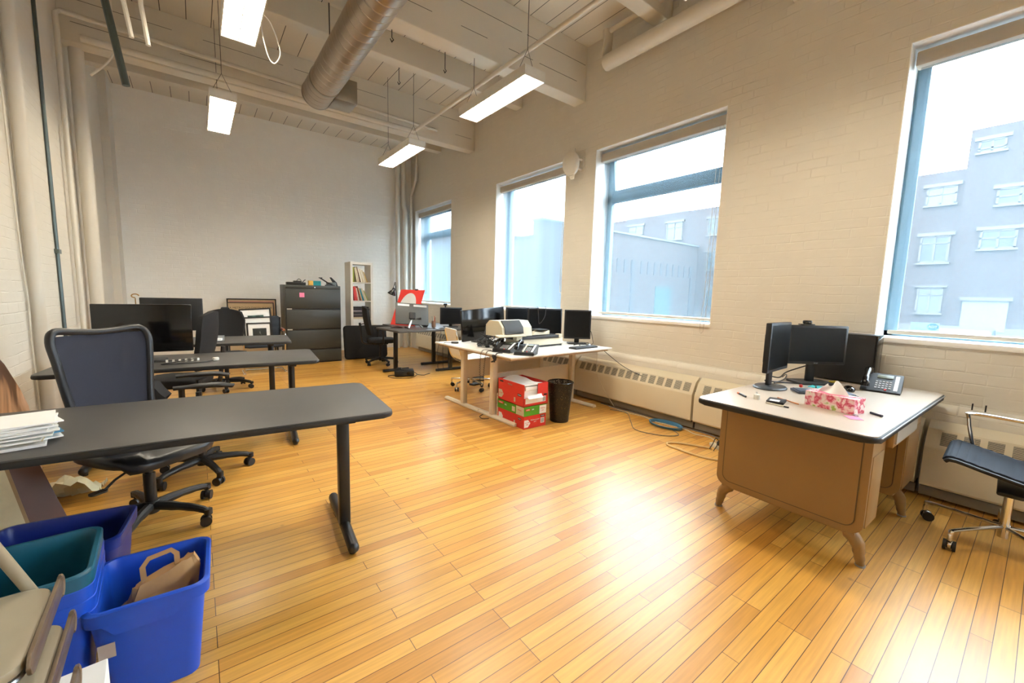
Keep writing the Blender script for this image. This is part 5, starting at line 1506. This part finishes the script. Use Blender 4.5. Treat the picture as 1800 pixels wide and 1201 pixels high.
# cable with white plug on table two
t = thing('adapter_cable', 'black cable ending in a white plug lying on the second table', 'cable', (.02, 4.12, TOPZ))
MB().tube([(-.3, .12, .006), (-.1, .16, .006), (-.05, .08, .02), (-.2, .02, .006), (-.25, -.05, .006), (-.02, -.06, .006), (.06, -.02, .012)], .004, n=6, smooth=6).build('cable', M_blk, t)
MB().box(.06, .10, -.03, .0, .004, .03, bev=.006, M=RZ(20)).build('plug', M_white, t)
t = thing('clip_strip', 'little cluster of white clips lying under the glossy monitor on the second table', 'clips', (-.12, 4.30, TOPZ))
for k in range(6):
    MB().box(-.1 + k * .035, -.085 + k * .035, -.1, -.085, 0, .02, M=RZ(3 * k)).build('clip', M_white, t)
t = thing('brass_ornament', 'tiny brass ornament showing over the top of the glossy monitor', 'ornament', (-.53, 6.02, TOPZ))
MB().tube([(.03 * math.cos(a), 0, .485 + .02 * math.sin(a)) for a in [k * PI / 6 for k in range(10)]], .006, n=6).tube([(0, 0, 0), (0, 0, .46)], .005, n=6).build('ornament', mat('brass', 'b08a50', .3, 1), t)
t = thing('desk_tray', 'small silver desk tray beside the rear monitor on the third table', 'tray', (.12, 5.62, TOPZ), -10)
MB().box(-.1, .1, -.07, .07, 0, .012).box(-.1, .1, .06, .07, .012, .06).build('tray', M_alu, t, smooth=False)
MB().box(-.08, .08, -.05, .05, .012, .03).build('papers', M_paper, t, smooth=False)

# ------------------------------------------------------------------ recycling bins
def bin_(label, loc, rz, m, w=.40, d=.34, h=.36, taper=.035, inner=None, nested=False, group=None):
    t = thing('recycling_bin', label, 'bin', loc, rz, group=group)
    b = MB()
    def ring(x, y, z, r):
        return [b.bm.verts.new((px, py, z)) for px, py in rrect(-x, x, -y, y, r, 4)]
    W, D = w / 2, d / 2
    tk = .004
    prof = [(W - taper, D - taper, 0, .035), (W - .006, D - .006, h - .05, .04), (W - .004, D - .004, h - .049, .04), (W + .008, D + .008, h - .045, .045), (W + .010, D + .010, h - .004, .045), (W + .006, D + .006, h, .045), (W - .004, D - .004, h, .04), (W - .008, D - .008, h - .006, .038), (W - .010, D - .010, h - .05, .038), (W - taper - tk, D - taper - tk, tk, .032)]
    R = [ring(*p) for p in prof]
    n = len(R[0])
    for A, B in zip(R[:-1], R[1:]):
        for k in range(n):
            b.bm.faces.new((A[k], A[(k + 1) % n], B[(k + 1) % n], B[k]))
    b.bm.faces.new(R[0][::-1]); b.bm.faces.new(R[-1])
    b.build('tub', m, t, ang=40)
    if not nested:
        MB().prism([(-W * .55, h - .085), (W * .4, h - .085), (W * .62, h - .05), (W * .62, h - .046), (-W * .75, h - .046)], 0, .006, M=T(0, -D + .004, 0) @ RX(90) @ Matrix.Identity(4)).build('rim_gusset', m, t, smooth=False)
    return t
bin_('bright blue recycling bin holding a brown paper bag, in front of the others', (-.165, 1.815, 0), -2, M_blue, w=.30, d=.32, h=.35)
MB().box(-.02, .02, -.002, 0, -.025, .025).build('torn_label', mat('torn_label_paper', 'b7a99a', .8), bpy.data.objects['recycling_bin'], M=T(-.105, -.148, .21) @ RX(4), smooth=False)
bin_('dark navy recycling bin behind the stack of bins, nearest the chair wheels', (-.475, 2.27, 0), -6, M_navy, w=.40, d=.30, h=.37)
for k in range(4):
    bin_(('lowest', 'second lowest', 'second highest')[k] + ' blue bin in the nested stack left of the paper-bag bin' if k < 3 else 'teal recycling bin nested on top of the blue bins', (-.52, 1.84, .0 + k * .042), 3, M_blue if k < 3 else M_teal, w=.42, d=.33, h=.35, nested=True, group='nested stack of recycling bins')
# paper bag
t = thing('paper_bag', 'crumpled brown paper bag with flat handles inside the blue bin', 'bag', (-.155, 1.80, .06), 10)
rr = random.Random(5)
b = MB()
R = []
for z, w, d in ((0, .085, .06), (.10, .10, .075), (.19, .105, .06), (.245, .10, .028), (.29, .085, .012)):
    ring = []
    for k in range(24):
        a = 2 * PI * k / 24
        e = .5
        x = w * math.copysign(abs(math.cos(a)) ** e, math.cos(a)); y = d * math.copysign(abs(math.sin(a)) ** e, math.sin(a))
        ring.append(b.bm.verts.new((x + rr.uniform(-.006, .006) + (.02 if z > .2 else 0), y + rr.uniform(-.006, .006), z + (rr.uniform(-.008, .008) if z > 0 else 0) + (.03 * (x / .1) if z > .2 else 0))))
    R.append(ring)
for A, B in zip(R[:-1], R[1:]):
    for k in range(24):
        b.bm.faces.new((A[k], A[(k + 1) % 24], B[(k + 1) % 24], B[k]))
b.bm.faces.new(R[0][::-1]); b.bm.faces.new(R[-1])
b.build('bag', M_card, t, ang=25)
hp = [(-.035, 0, .26), (-.038, 0, .325), (-.02, 0, .35), (.04, 0, .355), (.055, 0, .335), (.055, 0, .275)]
b = MB()
P = [Vector(p) for p in hp]
vs1 = []
for i, p in enumerate(P):
    q = P[min(i + 1, len(P) - 1)] - P[max(i - 1, 0)]; nrm = Vector((-q.z, 0, q.x)).normalized()
    vs1.append((p + nrm * .008, p - nrm * .008))
for s in (-.001, .001):
    pass
for i in range(len(P) - 1):
    a1, a2 = vs1[i]; b1, b2 = vs1[i + 1]
    for s in (-.001, .001):
        b.bm.faces.new([b.bm.verts.new(v + Vector((0, s, 0))) for v in (a1, a2, b2, b1)])
b.build('handle', M_card, t, smooth=False)

# ------------------------------------------------------------------ folded metal chairs, bottom left
def folding_chair(label, M, zf, k):
    t = thing('folding_chair', label, 'chair', (0, 0, 0), group='folded beige metal chairs')
    t.matrix_world = M
    # local: x right edge at 0, seat pan runs to -x, y along the rail; top of the pan at z=0
    MB().prism(rrect(-.42, -.004, -.17, .17, .05, 8), -.022, 0, bev=.004).build('seat', M_fold, t)
    MB().tube([(x, y, -.034) for x, y in rrect(-.415, -.008, -.165, .165, .05, 6)], .006, n=6, closed=True).build('seat_rail', M_alu, t)
    fr = MB()
    for y in (-.13 + k * .02, .12 - k * .02):
        fr.tube([(-.10 - .03 * k, y, -.03), (-.12 - .03 * k, y, -zf + .011)], .010, n=8)
    fr.build('rear_legs', M_alu, t)
    lg = MB().prism(rrect(-.15, .20, -.040, .008, .022, 7), 0, .008, M=Matrix(((0, 0, 1, 0), (1, 0, 0, 0), (0, 1, 0, 0), (0, 0, 0, 1))), bev=.003)
    lg.tube([(.006, .195 - .028 + .028 * math.sin(a), -.015 + .028 * math.cos(a)) for a in [k * PI / 8 for k in range(9)]], .005, n=6)
    lg.build('leg', mat('worn_bronze_rail', '857563', .35, .6), t)
    return t
folding_chair('topmost folded beige metal chair in the bottom left corner', T(-.335, 1.40, .535) @ RZ(2), .535, 0)
folding_chair('middle folded beige metal chair in the bottom left corner', T(-.31, 1.35, .45) @ RZ(2), .45, 1)
folding_chair('lowest folded beige metal chair in the bottom left corner, above the white box', T(-.285, 1.22, .375) @ RZ(2), .375, 2)
tag(MB().tube([(-.37, 1.60, .44), (-.45, 1.55, .72), (-.55, 1.48, 1.02)], .013, n=12).build('metal_pole', M_fold), 'slanting beige tube rising out of the bottom left corner in front of the bins', 'pole')
t = thing('white_box', 'white flat carton standing beside the folded chairs at the bottom left', 'box', (-.30, 1.52, 0), 4)
MB().box(-.12, .05, -.12, -.0, 0, .29, bev=.002).build('carton', M_paper, t, smooth=False)
# ------------------------------------------------------------------ cables on the floor
def fl(name, pts, r, m, label, z=None):
    return tag(MB().tube([(x, y, (z or r)) for x, y in pts], r, n=6, smooth=8).build(name, m), label, 'cable')
b = MB()
for k in range(6):
    b.tube([(3.90 + (.10 + .006 * k) * math.cos(a * PI / 12) * .9, 2.36 + (.17 + .006 * (k % 3)) * math.sin(a * PI / 12), .006 + .005 * k) for a in range(24)], .0035, n=5, closed=True)
tag(b.build('cable_coil', mat('blue_cable', '4f86a8', .5)), 'coiled light blue network cable on the floor by the radiator', 'cable')
M_ycab = mat('beige_cable', 'd2b27c', .5)
fl('extension_cord', [(3.66, 1.74), (3.55, 1.95), (3.46, 2.04), (3.40, 2.02), (3.38, 1.9), (3.38, 1.7), (3.46, 1.52), (3.62, 1.36), (3.75, 1.25)], .009, M_ycab, 'thick beige extension cord looping on the floor beside the steel desk')
fl('floor_cable', [(3.9, 3.1), (3.95, 2.9), (3.7, 2.65), (3.52, 2.45), (3.6, 2.2), (3.75, 2.12), (3.85, 2.25)], .004, mat('grey_cable', '6f6a66', .5), 'thin grey cable curving out over the floorboards near the coil')
fl('floor_cable', [(4.0, 3.2), (3.97, 2.9), (4.0, 2.7), (3.94, 2.5), (3.98, 2.2), (3.92, 2.05), (3.95, 1.9), (3.80, 1.72)], .0045, M_ivory, 'thin white cable wandering along the foot of the radiator')
fl('floor_cable', [(4.03, 3.35), (4.02, 3.0), (4.05, 2.6), (4.01, 2.3), (4.03, 2.0), (3.98, 1.8), (3.9, 1.7)], .006, MATS['grey_cable'], 'dark grey cable hugging the base of the radiator')
fl('floor_cable', [(2.50, 3.75), (2.42, 3.70), (2.40, 3.62), (2.46, 3.58)], .004, M_blk, 'short black lead on the floor by the foot of the white desks')
t = thing('power_strip', 'beige power strip with two black plugs on the floor beside the steel desk', 'power strip', (3.70, 1.66, 0), 68)
MB().box(-.14, .14, -.025, .025, 0, .035, bev=.005).build('strip', M_ivory, t)
for x in (-.06, 0, .05):
    q = MB().box(x - .014, x + .014, -.014, .014, .035, .07, bev=.004)
    q.tube([(x, 0, .07), (x + .01, .03, .10), (x, .07, .05), (x, .1, .01)], .004, n=6, smooth=5)
    q.build('plug', M_blk, t)
